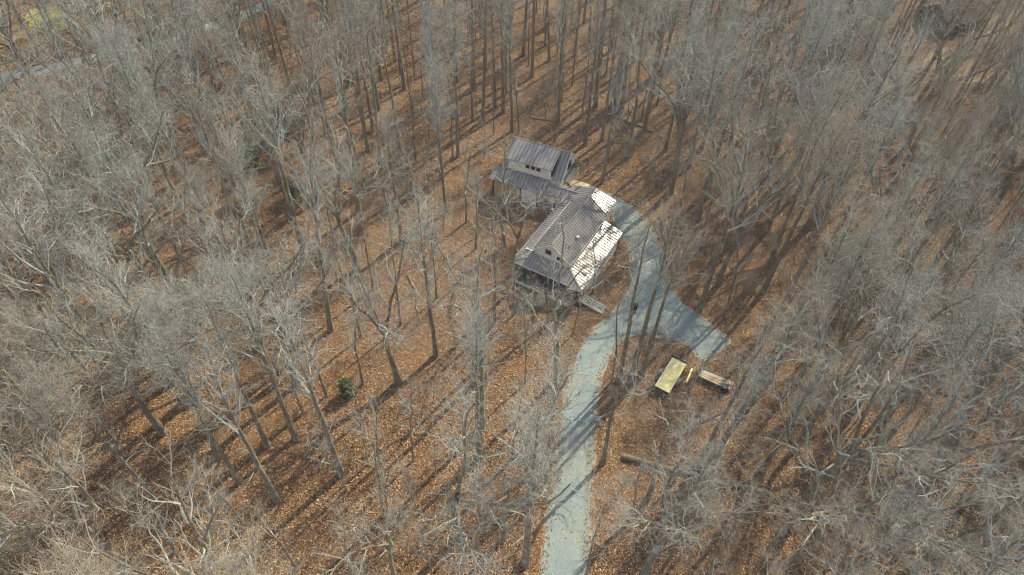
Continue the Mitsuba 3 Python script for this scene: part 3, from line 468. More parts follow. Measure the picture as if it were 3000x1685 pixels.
B38.9,64.8,5.1 B-27,103.7,4 B18.1,62.2,2.5 B59,77.8,5.5 B31.8,93.2,3.2 B-66.9,97.1,3.9 B28.8,61.8,5.5 B31.8,103,5.3 B31.9,60.8,4.6 B-49.1,53.4,5.4
B-16.8,104.4,3.1 B-8,26.7,4.7 B-15.4,41.9,3.2 B-56.6,89.7,4.5 B17.3,91,5.2 B41.3,97.3,2.6 B18.4,72.3,3 B-38.6,85.6,5 B-57.9,107.2,5.4 B1.5,107.5,2.9
B38.1,91.3,3.9 B-11.3,79.4,5.3 B46.6,102.1,5.4 B-27.4,71.6,3.2 B49.1,94.5,4.1 B-22.6,90.1,3.8 B22.8,59,5.3 B19,69.5,4.5 B-71.1,110.8,5.4 B-51.5,53,4.1
B-52.3,77.2,3.9 B-37.7,21.3,4.3 B27.9,109.6,4.2 B50.8,79,5.4 B-37.8,56.6,3.4 B-26.1,78.2,3.3 B-53.9,61.5,3 B30.5,49,2.7 B-28.6,18.7,3.2 B47.1,111.8,3.3
B-27.6,88.9,5 B-32.4,50,5 B-68.6,84.7,3.5 B-8.6,37.3,3 B56,96.5,2.5 B43,91.6,5.3 B-32.1,73.4,2.8 B-34.1,45.9,3.7 B-13.2,82.4,2.5 B-3.5,99.4,3.7
B13.2,110.9,4.3 B-21.6,54.4,5.4 B-20.3,59.3,4.9 B-32,25.7,4.9 B48.1,105.5,4.5 B27.2,95.5,3.8 B-62.2,85.7,4.6 B49.5,62.8,5.4 B-41.9,90.8,2.6 B-3.9,76.8,3.7
B27.6,26.7,4.6 B-60.1,106.5,2.7 B63.7,84.9,4.6 B-8.1,60.1,4.4 B22.9,73.2,2.6 B44.3,94.4,3.3 B3.5,111.6,2.8 B-36.6,61.7,5.4 B60.1,81.8,4.4 B-7.2,36.8,4
B56.2,108.8,5.4 B-5.6,95.5,3.6 B45.3,90.1,4.4 B-63.5,107.6,4 B43.7,106.5,4.8 B-16.6,58.5,3.3 B-8.2,96.6,3.5 B-50.2,59.1,2.6 B-52.8,58.4,4.7 B29.4,58.1,2.5
B32.5,46.7,4.6 B-70.9,84.7,3.9 B-5.1,102.3,4.8 B48.5,59.5,4.3 B18.8,107.1,2.9 B52.7,56.6,2.9 B45.2,38.5,4.1 B50.5,66.2,2.8 B-56.2,55.6,3.4 B42.3,88.7,2.6
B-47.4,97.2,3.8 B36.2,38.7,3.3 B-42.9,67.1,5.1 B20.7,30.7,4.9 B-22.2,105.2,4 B-23.5,25.5,4.1 B33.1,48.1,2.5 B38.2,66.6,4.1 B59.5,59.1,3.8 B-24.5,98.4,5.1
B48.2,100.6,3.9 B-18.3,66,5.4 B-48.6,65.4,3.4 B27.2,36.2,3.9 B54.8,63.6,4.6 B-30.9,84.2,4 B42.6,61.1,3.4 B24.5,50.5,4.8 B54.1,86.2,2.9 B5.2,89.7,5.2
B53.7,74.6,4.7 B-49.9,66.9,4.4 B-28.7,27,3.6 B-28.5,61.8,3.7 B38.4,43.4,4.5 B50.7,55.7,4.5 B-27,26.7,4.3 B49.6,51.9,3.6 B-45.1,89.3,5 B-47.5,35.4,4.7
B-37,45.7,4 B18.2,22.7,3.5 B18.8,104.3,4.1 B33.5,38.8,4.4 B-69.6,95.5,5.4 B28.7,52.8,3.3 B-80.3,107.5,2.7 B-18.9,51.9,4.9 B-46.1,54.3,5.2 B-9.2,35.1,4.2
B-25.8,64.9,3.7 B-25.5,46.4,3 B65.9,77.3,4.1 B35.3,94.1,3.4 B-20.1,45,3 B59.5,87,3.8 B47.3,82.7,3.7 B-10.7,66.2,5.3 B56.5,87.6,2.6 B22.9,89.1,2.6
B-37,111.6,5.4 B-65.9,85.6,4.6 B29.4,51.3,4.1 B44.7,102.8,4.7 B-35.8,99.4,3.1 B19,60.6,4.7 B27.5,103.2,3.2 B46.8,95.4,5.4 B11.7,34.2,3 B50.8,98.1,3.9
B19.6,51.3,3.7 B24,107.2,2.9 B-20.2,67.2,5.2 B26.9,101.3,4.1 B37.8,78.7,3.3 B-31.4,103.7,2.9 B32.6,25.9,4.2 B-51.8,65.7,4.2 B66.2,75,5 B-36.8,105.1,5.4
B13.8,65.3,3.1 B-3.9,73.2,3.8 B75.7,102.8,2.5 B-12.1,103.9,3.1 B57.6,57.2,4.4 B-4,107,2.7 B37.5,111.4,4.8 B-8.6,83.4,4.4 B-30,109.8,4.9 B17.6,74.4,3.5
B-16.1,31.2,3.3 B49.7,103.9,4.1 B-0.5,27.5,2.7 B34.4,92.3,4.5 B40.5,75.4,5.5 B42.9,39.4,2.8 B10,28.4,3.3 B62.3,72.4,4.2 B31.5,78.6,3 B-23.1,40.3,5.3
B53.3,64.6,4.6 B24.8,63.3,3.2 B-35.1,96,4.3 B-51.9,94.5,5.2 B-30.2,91.9,5.3 B37.1,53.8,4.6 B26,104.1,5 B9.9,37.1,2.6 B-2.1,104.6,5.1 B40.6,49.3,2.7
B57.5,65.8,4.3 B-39.6,46.4,5.4 B31.5,29.6,2.6 B27.7,89.7,4.4 B9,104.3,5.1'''
FAR = '''O72.8,136.7,18.9 T57.7,27.6,17.4 O54.7,31.4,20.6 T-28.2,129.5,17 T-20,118.7,19.1 T18.5,14.2,17.2 T56.3,128.8,20.1 O-106.2,131.4,18.2 O71.4,59.4,18.2 T91.6,129,23.1
T32.9,137,22.3 T30.8,124.8,21.5 O112.9,137.6,19.2 T117.6,133,17.4 T112.6,104.1,18.5 T109.3,126.3,18.4 O92.5,93.1,17.1 T93,99.3,22.9 T96.2,118.4,22.1 T-34.1,137.8,17.4
T-98.4,114.3,22.5 O30.6,7.5,17.9 T66.9,66.1,20.6 O81.9,75,22.5 O67.4,70.2,19.2 O-86.5,124.1,17.3 O61.2,135.2,20.6 T11.6,9.9,19.8 O-36.9,132.1,17.6 T-109.6,126.8,20.7
T37.9,17,19.4 T26.2,137.2,22.2 O-82.2,135.4,23.3 T73.8,128.5,21.2 T-95.5,129.3,21.9 O97.5,124.5,23.2 T-68.4,134.6,20.6 T-53.4,119.5,22.1 T5.8,135.9,17.7 T86.6,135.6,19.5
O65.9,126.2,22.1 T104.8,96.4,20.4 T87.1,124.4,20.9 T-46.2,121,20.5 T-93.1,119.2,17.7 T75.8,88.6,22.8 O78.8,132.3,20.1 O116.5,110.9,18.8 T46.8,28.6,22.6 T11.9,130.1,18.4
T-105,137.8,23.2 T38.9,6.8,23.2 O103.4,103.2,22.8 T-73.8,135.4,17.1 O86.8,94.9,18.8 O-41.4,123.7,21.9 T75,61.6,18 T119,127.6,21.1 O111.3,116.2,22.8 T-13.4,126.8,23.3
O72.1,48,17.6 T65.4,58,19.4 T84.8,70.7,20 O77.8,95.6,20.4 O129.5,131.7,18.1 T-20.5,134.3,21.8 T-93.6,102,17.3 O52.6,24.2,22.8 T86.5,106.7,17.6 O-65.9,122.4,18.4
T23.8,131.7,21.1 T17.9,122.2,22.7 T93.9,134.9,19.1 T50.5,20.7,17.3 T82.8,84.9,20.6 T89.1,75.6,19.4 O-46.2,126.8,22.5 O-76.5,127.8,18.4 T-33.1,118.6,19.3 O79,55.3,23.5
T0.7,134.7,20 T101.6,133.7,17.8 T25.1,9.5,21.4 T38.7,12.3,19.1 T46.8,127.6,21.1 T63.9,34.1,17.4 O62.3,64.1,18.3 T62.7,46.1,19.7 O54.6,136.1,20.9 T-7.9,127.9,20.6
T-2.3,121.3,21.7 T41.3,121.2,19.1 T45.9,16.3,20 T116.9,118.8,20.4 O-40.6,136.8,18.3 T33.3,130,20.3 O-31.9,125.4,20.3 T74.1,54.6,17.7 T1.6,126.7,20.5 T99.4,94.3,21.4
T40.2,128,22.1 O57.7,54,20.9 T52.3,17.3,20.1 O94.1,111.6,20.4 T-59.7,136.4,22.2 O124.4,134.6,22.1 O121.9,122.1,21 T78.1,83.2,23.3 T12,136.1,23.2 O-52.1,134.4,22
O-60.8,126.4,19.5 O35.1,9.6,21.4 O-98.3,108.6,17.1 O48.6,34.5,17.6 T-5.2,133,17.7 T89.7,80.3,19.3 O-26,122.2,21.6 O74.9,69.8,21.6 T-100.3,127,19.2 T8.4,123.4,17.1
T64.3,51,22.9 T56.4,44.1,23.1 T108.3,100,22.3 T95.8,80.9,20.3 T86,64.2,21.8 T-89.7,136.3,19.1 O84.1,92,17.9 O129.5,137,23 T103,124.8,20.1 O64.7,42.5,17.6
T-71.8,124.8,18.1 T44.3,7.5,18.9 T97.8,103.6,21.6 T104.2,116.5,23.1 O70.1,43.8,23.1 O60,34.9,22.1 T-102.3,118.4,22.6 T-112.9,135.8,20.7 T32.8,13.3,19.5 T69.5,39.4,21.9
T46,134.5,18.5 O-98.2,122.3,19.6 T-67.5,129.5,17.5 T82,96.5,18.5 T56.7,22.7,23.4 T42.2,14.2,17.8 T40.4,137,18.7 T-98.6,137.2,20.7 T-11.5,136.7,20.4 T18,130.3,18
T75.4,78.3,17.1 O83.2,60.1,19.3 T104.2,110.4,21.4 O95.9,91,19.2 O85.9,82.3,19.2 T36.2,122.7,20.1 T-51.7,125.8,18.4 O87.4,89.3,22.7 T109.7,109,19.7 T52.7,40,20.2
T26.6,120.6,19.8 T92.8,83.8,19.6 T81.2,80,22.8 T20.8,136.9,17.2 O78.8,59.6,17.3 T-73.6,118.2,20.7 O-46,137.4,21.6 O101,89,21 O69.5,74.2,18.3 O60,50.6,22.6
O-78.8,116.3,22.2 O78.5,123.8,21.8 O45.1,21.7,22.2 T-28.5,137.2,21.4 O80.9,89.5,23.2 O71.9,81.6,17 O79.7,67.3,23.1 T83.8,101.5,22.3 O111.3,131.5,20.5 O56,36.4,22.1
O60.8,31,21.5 O61.1,40.8,21 T100.4,98.7,18.9 T91.8,105.8,18.5 T70,54.3,17.8 T3.9,120.4,22.6 O61.5,56,20.2 O41.8,19.2,21.4 T90.8,87.2,18.4 T-21.3,124.9,18.8
T-91.8,112.6,19.8 O-86.4,132.1,21.9 T51.1,123.1,17.9 T49,10.7,22.5 T82.4,128.3,20.1 O93.5,76.2,22.4 T124.4,126.7,20.7 T107.2,136.2,19.7 O18.2,7.4,18.3 T5.9,129.7,20.6
T77.6,51.1,23.4 O89.2,98.3,18.5 T-117.9,137.8,19.4 T-7.8,122.6,19.3 O66.8,137.1,22.3'''
def parse(s):
    for w in s.split():
        c = w[1:].split(','); yield w[0], float(c[0]), float(c[1]), float(c[2]), len(c) > 3
def photo_cell(x, y):
    """Which part of the picture the foot of a tree at (x, y) is in."""
    d = np.array([x, y, -CAM_H]); fw = np.array([0, math.cos(PITCH), -math.sin(PITCH)]); k = math.tan(math.radians(35.5)); z = d @ fw
    px, py = 0.5 + 0.5 * (d @ np.cross(fw, _up)) / z / k, 0.5 - 0.5 * (d @ _up) / z / k * 1024 / 575
    col = ('far left', 'left', 'centre left', 'centre', 'centre right', 'right', 'far right')[int(np.clip(px * 7, 0, 6))]
    row = ('along the top edge', 'in the upper part', 'at middle height', 'in the lower part', 'along the bottom edge')[int(np.clip(py * 5, 0, 4))]
    return px, f'{row}, {col}'
def place(kind, x, y, h, r):
    name, nom = variants[kind][int(r.integers(len(variants[kind])))]
    s = h / nom; w = s * r.uniform(0.92, 1.12)
    return {'type': 'instance', 'to_world': T().translate([x, y, float(ground_z(x, y))]).rotate([0, 0, 1], float(r.random() * 360)).rotate([1, 0, 0], 0.0 if kind == 'K' else float(r.normal() * 1.6)).scale([w, w, s]),
            'g': {'type': 'ref', 'id': name}}
NAMES = dict(T='tall_tree', P='pole_tree', K='high_crowned_tree', O='spreading_tree', L='forked_tree', M='young_tree', B='sapling')
WORDS = dict(T='tall straight trees', P='thin pole like trees', K='long trunked high trees', O='wide forked trees', L='sparse forked trees', M='slender young trees', B='low brushy saplings')
ORD = ['leftmost', 'second from left', 'third from left', 'fourth from left', 'fifth from left', 'sixth from left', 'seventh from left', 'eighth from left', 'ninth from left', 'tenth from left'] + [w + ' from left' for w in 'eleventh twelfth thirteenth fourteenth fifteenth sixteenth seventeenth eighteenth nineteenth twentieth'.split()] + [f'{a}-{b} from left' for a in ('twenty', 'thirty', 'forty') for b in 'first second third fourth fifth sixth seventh eighth ninth'.split()]
tr = np.random.default_rng(2024)
cells = {}
for kind, x, y, h, man in parse(TREES):
    if kind == 'S': continue
    key = numbered(NAMES[kind]); scene[key] = place(kind, x, y, h, tr)
    px, c = photo_cell(x, y); cells.setdefault((kind, c), []).append((px, key))
for (kind, c), found in cells.items():
    for n, (_, key) in enumerate(sorted(found)):
        labels[key + '__limb'] = {'kind': 'stuff'}
        tag(key, f'{ORD[n]} of the {WORDS[kind]} {c}' if len(found) > 1 else f'single one of the {WORDS[kind]} {c}', 'sapling' if kind == 'B' else 'tree', f'{WORDS[kind]} of the wood')
for n, (kind, x, y, h, _) in enumerate(parse(FAR)):  # trees out of view, kept for the shadows they cast into it
    scene[f'wood_edge__{n + 1:03d}'] = place(kind, x, y, h, tr)
tag('wood_edge', 'bare trees of the wood going on past the edge of the view', 'woodland', kind='stuff')

# ---------------------------------------------------------------- main house
def put(mesh, M):
    mesh = mesh.copy(); mesh.apply_transform(M); return mesh
def H(parent, name, mesh, m, M=HM, **k): return part(parent, name, put(mesh, M), m, **k)
def roof_plane(parent, pts, eave, M, m='roof_metal', th=0.09, spacing=0.37, name='roof_plane', label=None, rib=True, phase=0.15):
    w = to(M, pts); e = M[:3, :3] @ np.append(eave, 0)
    k = part(parent, name, slab(w, th), m)
    if label: tag(k, label)
    if rib:
        s = numbered(k + '__seams'); scene[s] = mikit.ply(seams(w, e, spacing, phase=phase), 'seam_metal'); tag(s, kind='stuff')
    return k
def window(parent, M, axis, a0, a1, z0, z1, plane, out, name='window'):
    """A framed pane on a wall; axis 0: the wall runs along the frame's first axis at second coordinate plane; out: +1 or -1 outward."""
    def bx(u0, u1, w0, w1, d0, d1):
        lo, hi = sorted((plane + out * d0, plane + out * d1))
        return box(u0, u1, lo, hi, w0, w1) if axis == 0 else box(lo, hi, u0, u1, w0, w1)
    k = part(parent, name, put(bx(a0, a1, z0, z1, 0.004, 0.03), M), 'pane')
    f = 0.07
    part(k, 'frame', put(cat([bx(a0 - f, a1 + f, z1, z1 + f, 0.004, 0.06), bx(a0 - f, a1 + f, z0 - f, z0, 0.004, 0.06), bx(a0 - f, a0, z0, z1, 0.004, 0.06), bx(a1, a1 + f, z0, z1, 0.004, 0.06)]), M), 'trim_white')
    return k
def battens(M, axis, a0, a1, plane, out, z0, ztop, spacing=0.3, w=0.04):
    L = []
    a = a0 + 0.06
    while a < a1:
        zt = ztop(a) if callable(ztop) else ztop
        lo, hi = sorted((plane + out * 0.002, plane + out * 0.025))
        if zt - z0 > 0.1: L.append(box(a, a + w, lo, hi, z0, zt) if axis == 0 else box(lo, hi, a, a + w, z0, zt))
        a += spacing
    return put(cat(L), M)
hs = thing('house', 'long low house with dark ribbed metal roofs and wrap around porch roof by the driveway', 'house')
H(hs, 'wall', cat([box(2.0, 9.75, 0.3, 0.45, -0.2, 2.62), box(2.0, 2.15, 0.45, 7.75, 0.55, 3.0), box(2.15, 13.9, 7.75, 7.9, -0.2, 2.62), box(9.6, 9.75, 0.45, 3.1, -0.2, 2.7), box(9.75, 13.9, 3.1, 3.25, -0.2, 2.62)]), 'white_siding')
far = trimesh.Trimesh(*[np.array(x) for x in ([[13.9, 3.1, 0], [13.9, 7.9, 0], [13.9, 7.9, 2.6], [13.9, 5.5, 3.28], [13.9, 3.1, 2.6]], [[0, 1, 2], [0, 2, 3], [0, 3, 4]])], process=False)
H(hs, 'wall', far, 'white_siding')
# upper block
H(hs, 'wall', cat([box(1.65, 9.95, 2.35, 2.5, 2.9, 3.92), box(1.65, 9.95, 6.25, 6.4, 2.9, 3.92)]), 'white_siding')
for s_ in (1.65, 9.8):
    pr = trimesh.creation.extrude_polygon(sg.Polygon([(2.5, 2.9), (6.25, 2.9), (6.25, 4.1), (4.38, 5.58), (2.5, 4.1)]), 0.15, engine='earcut')
    M = np.eye(4); M[:3, 0], M[:3, 1], M[:3, 2] = [0, 1, 0], [0, 0, 1], [1, 0, 0]; M[:3, 3] = [s_, 0, 0]
    H(hs, 'gable_wall', put(pr, M), 'white_siding')
K = 0.29
roof_plane(hs, [(0, 0, 2.6), (10.05, 0, 2.6), (10.05, 2.34, 2.6 + 2.34 * K), (1.64, 2.34, 2.6 + 2.34 * K)], (1, 0), HM, label='bright low porch roof facing the sun beside the driveway', name='porch_roof')
roof_plane(hs, [(0, 8.25, 2.6), (0, 0, 2.6), (1.64, 2.34, 3.28), (1.64, 5.9, 3.28)], (0, 1), HM, name='porch_roof', spacing=0.4, label='dark porch roof over the front deck')
roof_plane(hs, [(0, 8.25, 2.6), (1.64, 5.9, 2.6 + 2.35 * K), (1.64, 6.41, 2.6 + 1.84 * K), (10.2, 6.41, 2.6 + 1.84 * K), (10.2, 8.25, 2.6)], (1, 0), HM, name='porch_roof', label='grey ribbed low roof along the left side')
roof_plane(hs, [(10.203, 8.25, 2.6), (10.203, 5.5, 2.6 + 2.75 * K), (14.4, 5.5, 2.6 + 2.75 * K), (14.4, 8.25, 2.6)], (1, 0), HM, name='rear_roof')
roof_plane(hs, [(10.203, 2.8, 2.6), (14.5, 2.8, 2.6), (14.5, 5.497, 2.6 + 2.697 * K), (10.203, 5.497, 2.6 + 2.697 * K)], (1, 0), HM, name='rear_roof', label='bright sunlit rear roof slope next to the garage')
k = roof_plane(hs, [(1.4, 2.1, 4.0), (10.2, 2.1, 4.0), (10.2, 4.38, 5.8), (1.4, 4.38, 5.8)], (1, 0), HM, name='main_roof')
roof_plane(hs, [(1.4, 6.66, 4.0), (10.2, 6.66, 4.0), (10.2, 4.384, 5.8), (1.4, 4.384, 5.8)], (1, 0), HM, name='main_roof')
def cap(a, b, w=0.16, h=0.05, M=HM):
    a, b = to(M, [a])[0], to(M, [b])[0]; v, f = tubes(np.array([[a, (a + b) / 2, b]]), np.array([[w, w, w]]) * 0.6, 6); return trimesh.Trimesh(v, f, process=False)
part(hs, 'ridge_cap', cat([cap((1.38, 4.38, 5.8), (10.22, 4.38, 5.8)), cap((10.25, 5.5, 3.39), (14.45, 5.5, 3.39))]), 'roof_metal', smooth=40)
part(hs, 'hip_cap', cat([cap((0, 0, 2.6), (1.64, 2.34, 3.28)), cap((0, 8.25, 2.6), (1.64, 5.9, 3.28))]), 'roof_metal', smooth=40)
def bevel_edge(a, b, M=HM, w=0.05, h=0.14):
    a, b = to(M, [a])[0], to(M, [b])[0]; d = b - a; L = np.linalg.norm(d); x = d / L; y = np.cross([0, 0, 1], x); y /= np.linalg.norm(y); z = np.cross(x, y)
    m = trimesh.creation.box([L, w, h]); Q = np.eye(4); Q[:3, 0], Q[:3, 1], Q[:3, 2], Q[:3, 3] = x, y, z, (a + b) / 2; m.apply_transform(Q); return m
part(hs, 'fascia', cat([bevel_edge((0, -0.03, 2.51), (10.05, -0.03, 2.51)), bevel_edge((-0.03, 0, 2.51), (-0.03, 8.25, 2.51)), bevel_edge((0, 8.28, 2.51), (14.4, 8.28, 2.51)), bevel_edge((1.4, 2.07, 3.93), (10.2, 2.07, 3.93)), bevel_edge((1.4, 6.69, 3.93), (10.2, 6.69, 3.93)),
                        bevel_edge((1.37, 2.1, 3.92), (1.37, 4.38, 5.72)), bevel_edge((1.37, 6.66, 3.92), (1.37, 4.38, 5.72)), bevel_edge((10.2, 2.77, 2.51), (14.5, 2.77, 2.51))]), 'trim_white')
deck = H(hs, 'deck', box(-0.72, 1.98, 0.6, 7.9, 0.55, 0.68), 'dark_wall')
for n in range(17):
    H(deck, 'plank', box(-0.70 + n * 0.157, -0.70 + n * 0.157 + 0.145, 0.62, 7.88, 0.682, 0.71), 'deck_wood')
H(hs, 'deck_beam', box(-0.86, -0.723, 0.5, 7.95, 0.42, 0.74), 'trim_white')
H(hs, 'deck_beam', box(-0.72, 1.95, 7.92, 8.02, 0.42, 0.74), 'trim_white')
for t_ in (0.7, 2.4, 4.2, 6.0, 7.8): H(hs, 'porch_post', box(0.10, 0.24, t_ - 0.07, t_ + 0.07, 0.71, 2.58), 'brown_door')
for t_ in (0.8, 3.0, 5.4, 7.7): H(hs, 'pier', box(-0.6, -0.35, t_ - 0.12, t_ + 0.12, -0.2, 0.55), 'grey_wood')
for s_ in (3.3, 6.0, 8.4): window(hs, HM, 0, s_, s_ + 0.75, 1.25, 2.15, 0.3, -1)
for t_ in (1.2, 4.3, 6.0): window(hs, HM, 1, t_, t_ + 1.0, 1.2, 2.3, 2.0, -1)
H(hs, 'door', box(1.94, 1.998, 2.7, 3.65, 0.72, 2.7), 'brown_door')
vp = to(HM, [(4.6, 3.0, 4.0 + 0.9 * 0.789)])[0]
v_ = trimesh.creation.cylinder(0.13, 0.35, sections=14); v_.apply_translation(vp + [0, 0, 0.12])
c_ = trimesh.creation.cone(0.2, 0.16, sections=14); c_.apply_translation(vp + [0, 0, 0.28])
tag(part(hs, 'roof_vent', cat([v_, c_]), 'trim_white', smooth=40), 'small white vent on the main roof')
vp = to(HM, [(2.9, 3.1, 4.0 + 1.0 * 0.789)])[0]
v_ = trimesh.creation.cylinder(0.07, 0.5, sections=12); v_.apply_translation(vp); part(hs, 'vent_pipe', v_, 'seam_metal', smooth=40)
H(hs, 'wall_lamp', cat([box(9.35, 9.55, 0.16, 0.298, 1.9, 2.25), box(9.32, 9.58, 0.13, 0.298, 2.252, 2.3)]), 'tan_board')

window(hs, HM, 1, 4.5, 5.2, 3.95, 4.6, 1.65, -1); window(hs, HM, 1, 3.1, 3.8, 3.6, 4.2, 1.65, -1)
# foot bridge from the deck to the driveway
fb = thing('foot_bridge', 'short timber edged walkway of grey stepping slabs from deck to driveway', 'walkway')
def fbp(x0, x1, y0, y1, z0, z1): return box(x0, x1, y0, y1, z0, z1)
FB = HM @ np.array([[1, 0, 0, 0.32], [0, math.cos(0.17), -math.sin(0.17) * -1, 0.55], [0, math.sin(0.17), math.cos(0.17), 0.60], [0, 0, 0, 1.0]])
for s_ in (0, 0.98): part(fb, 'edge_beam', put(box(s_, s_ + 0.12, -3.15, 0, -0.14, 0.08), FB), 'pale_board')
part(fb, 'bed', put(box(0.123, 0.977, -3.12, -0.02, -0.12, -0.05), FB), 'dark_wall')
for n in range(3): part(fb, 'plank', put(box(0.13, 0.97, -0.26 - 0.25 * n, -0.04 - 0.25 * n, -0.045, 0.03), FB), 'pale_board')
r = np.random.default_rng(8)
y_ = -0.82
while y_ > -3.0:
    d_ = r.uniform(0.26, 0.42); c_ = r.uniform(0.38, 0.62)
    for x0, x1 in ((0.14, 0.13 + 0.84 * c_ - 0.025), (0.13 + 0.84 * c_ + 0.025, 0.96)):
        y0, y1 = max(y_ - d_ + 0.04, -3.1), y_
        c = sg.box(x0, y0, x1, y1); cc = np.array(c.segmentize(0.3).exterior.coords)[:-1]; cc += r.normal(size=cc.shape) * 0.018
        m = trimesh.creation.extrude_polygon(sg.Polygon(cc).buffer(-0.01), 0.06, engine='earcut'); m.apply_translation([0, 0, -0.045 + 0.01 * r.random()])
        part(fb, 'slab', put(m, FB), 'flagstone')
    y_ -= d_

# ---------------------------------------------------------------- garage and breezeway
ga = thing('garage', 'two storey white garage with steep dark metal roof and long shed dormer', 'garage')
PK = 0.85
rz = lambda b: 6.0 - PK * abs(b)
pts = [(-2.42, -0.2), (2.5, -0.2), (2.5, 3.85), (0, 5.92), (-2.42, 3.9)]
for a_ in (0.2, 7.0):
    m = trimesh.creation.extrude_polygon(sg.Polygon(pts), 0.15, engine='earcut')
    Q = np.eye(4); Q[:3, 0], Q[:3, 1], Q[:3, 2] = [0, 1, 0], [0, 0, 1], [1, 0, 0]; Q[:3, 3] = [a_, 0, 0]
    part(ga, 'gable_wall', put(put(m, Q), GM), 'white_siding')
H(ga, 'wall', cat([box(0.35, 7.0, -2.42, -2.27, -0.2, 3.88), box(0.35, 1.3, 2.35, 2.5, -0.2, 3.84), box(1.3, 7.0, 2.35, 2.5, -0.2, 3.745)]), 'white_siding', GM)
H(ga, 'batten', battens(GM, 1, -2.42, 2.5, 0.2, -1, 0.0, lambda b: rz(b) - 0.14, 0.28), 'white_siding', M=np.eye(4)); tag(ga + '__batten', kind='stuff')
roof_plane(ga, [(-0.05, 0, 6.0), (7.3, 0, 6.0), (7.3, -2.75, rz(2.75)), (-0.05, -2.75, rz(2.75))], (1, 0), GM, spacing=0.45, name='main_roof')
for a0, a1, nm in ((-0.05, 1.15, 0), (6.75, 7.3, 1)):
    roof_plane(ga, [(a0, 0, 6.0), (a1, 0, 6.0), (a1, 2.8, rz(2.8)), (a0, 2.8, rz(2.8))], (1, 0), GM, spacing=0.45, name='main_roof')
DK = 0.275
roof_plane(ga, [(1.1, 0.02, 6.03), (6.8, 0.02, 6.03), (6.8, 3.05, 6.03 - DK * 3.05), (1.1, 3.05, 6.03 - DK * 3.05)], (1, 0), GM, spacing=0.45, name='dormer_roof', label='wide low pitched dormer roof slope streaked with tree shadow')
H(ga, 'dormer_wall', cat([box(1.3, 6.6, 2.68, 2.8, 3.75, 6.0 - DK * 2.8 - 0.08), box(1.42, 6.48, 2.503, 2.677, 3.75, 3.85)]), 'white_siding', GM)
H(ga, 'dormer_batten', battens(GM, 0, 1.3, 6.6, 2.8, 1, 3.76, 6.0 - DK * 2.8 - 0.1, 0.28), 'white_siding', M=np.eye(4)); tag(ga + '__dormer_batten', kind='stuff')
for a_ in (1.3, 6.48):
    m = trimesh.creation.extrude_polygon(sg.Polygon([(0.15, 5.8), (2.677, 3.75), (2.677, 6.0 - DK * 2.677 - 0.07), (0.15, 5.87)]), 0.12, engine='earcut')
    Q = np.eye(4); Q[:3, 0], Q[:3, 1], Q[:3, 2] = [0, 1, 0], [0, 0, 1], [1, 0, 0]; Q[:3, 3] = [a_, 0, 0]
    part(ga, 'dormer_cheek', put(put(m, Q), GM), 'dark_wall')
for n in range(3): window(ga, GM, 0, 2.55 + n * 0.68, 3.05 + n * 0.68, 4.42, 4.92, 2.827, 1)
H(ga, 'ridge_cap', put(cat([cap((-0.07, 0, 6.02), (7.32, 0, 6.02), M=np.eye(4))]), np.eye(4)), 'roof_metal', GM, smooth=40)
part(ga, 'verge_board', cat([bevel_edge((-0.09, 0, 5.93), (-0.09, -2.75, rz(2.75) - 0.07), GM), bevel_edge((-0.09, 0, 5.93), (-0.09, 2.8, rz(2.8) - 0.07), GM)]), 'trim_white')
# gable window, slanted top
m = trimesh.creation.extrude_polygon(sg.Polygon([(-1.1, 3.15), (0.2, 3.15), (0.2, 4.85), (-1.1, 4.1)]), 0.03, engine='earcut')
Q = np.eye(4); Q[:3, 0], Q[:3, 1], Q[:3, 2] = [0, 1, 0], [0, 0, 1], [1, 0, 0]; Q[:3, 3] = [0.145, 0, 0]
k = part(ga, 'window', put(put(m, Q), GM), 'pane'); tag(k, 'slant topped window high in the gable wall')
H(k, 'frame', cat([box(0.13, 0.175, -1.17, 0.27, 3.07, 3.148), box(0.13, 0.175, -1.17, -1.102, 3.15, 4.12), box(0.13, 0.175, 0.202, 0.27, 3.15, 4.9)]), 'trim_white', GM)
H(ga, 'door', box(0.14, 0.196, -1.45, -0.35, 0.05, 2.1), 'brown_door', GM)
aw = roof_plane(ga, [(0.17, -2.2, 2.95), (0.17, 1.1, 2.95), (-0.02, 1.1, 2.72), (-0.02, -2.2, 2.72)], (0, 1), GM, name='awning', th=0.05, rib=False, m='dark_roof')
roof_plane(ga, [(-0.022, -2.25, 2.72), (-0.022, 1.15, 2.72), (-0.62, 1.15, 2.38), (-0.62, -2.25, 2.38)], (0, 1), GM, name='awning', th=0.05, spacing=0.3, m='dark_roof', label='small ribbed awning over the garage door')
for b_ in (-1.9, 0.8): part(ga, 'bracket', cat([bevel_edge((0.16, b_, 2.0), (-0.45, b_, 2.4), GM, 0.06, 0.06)]), 'dark_wall')
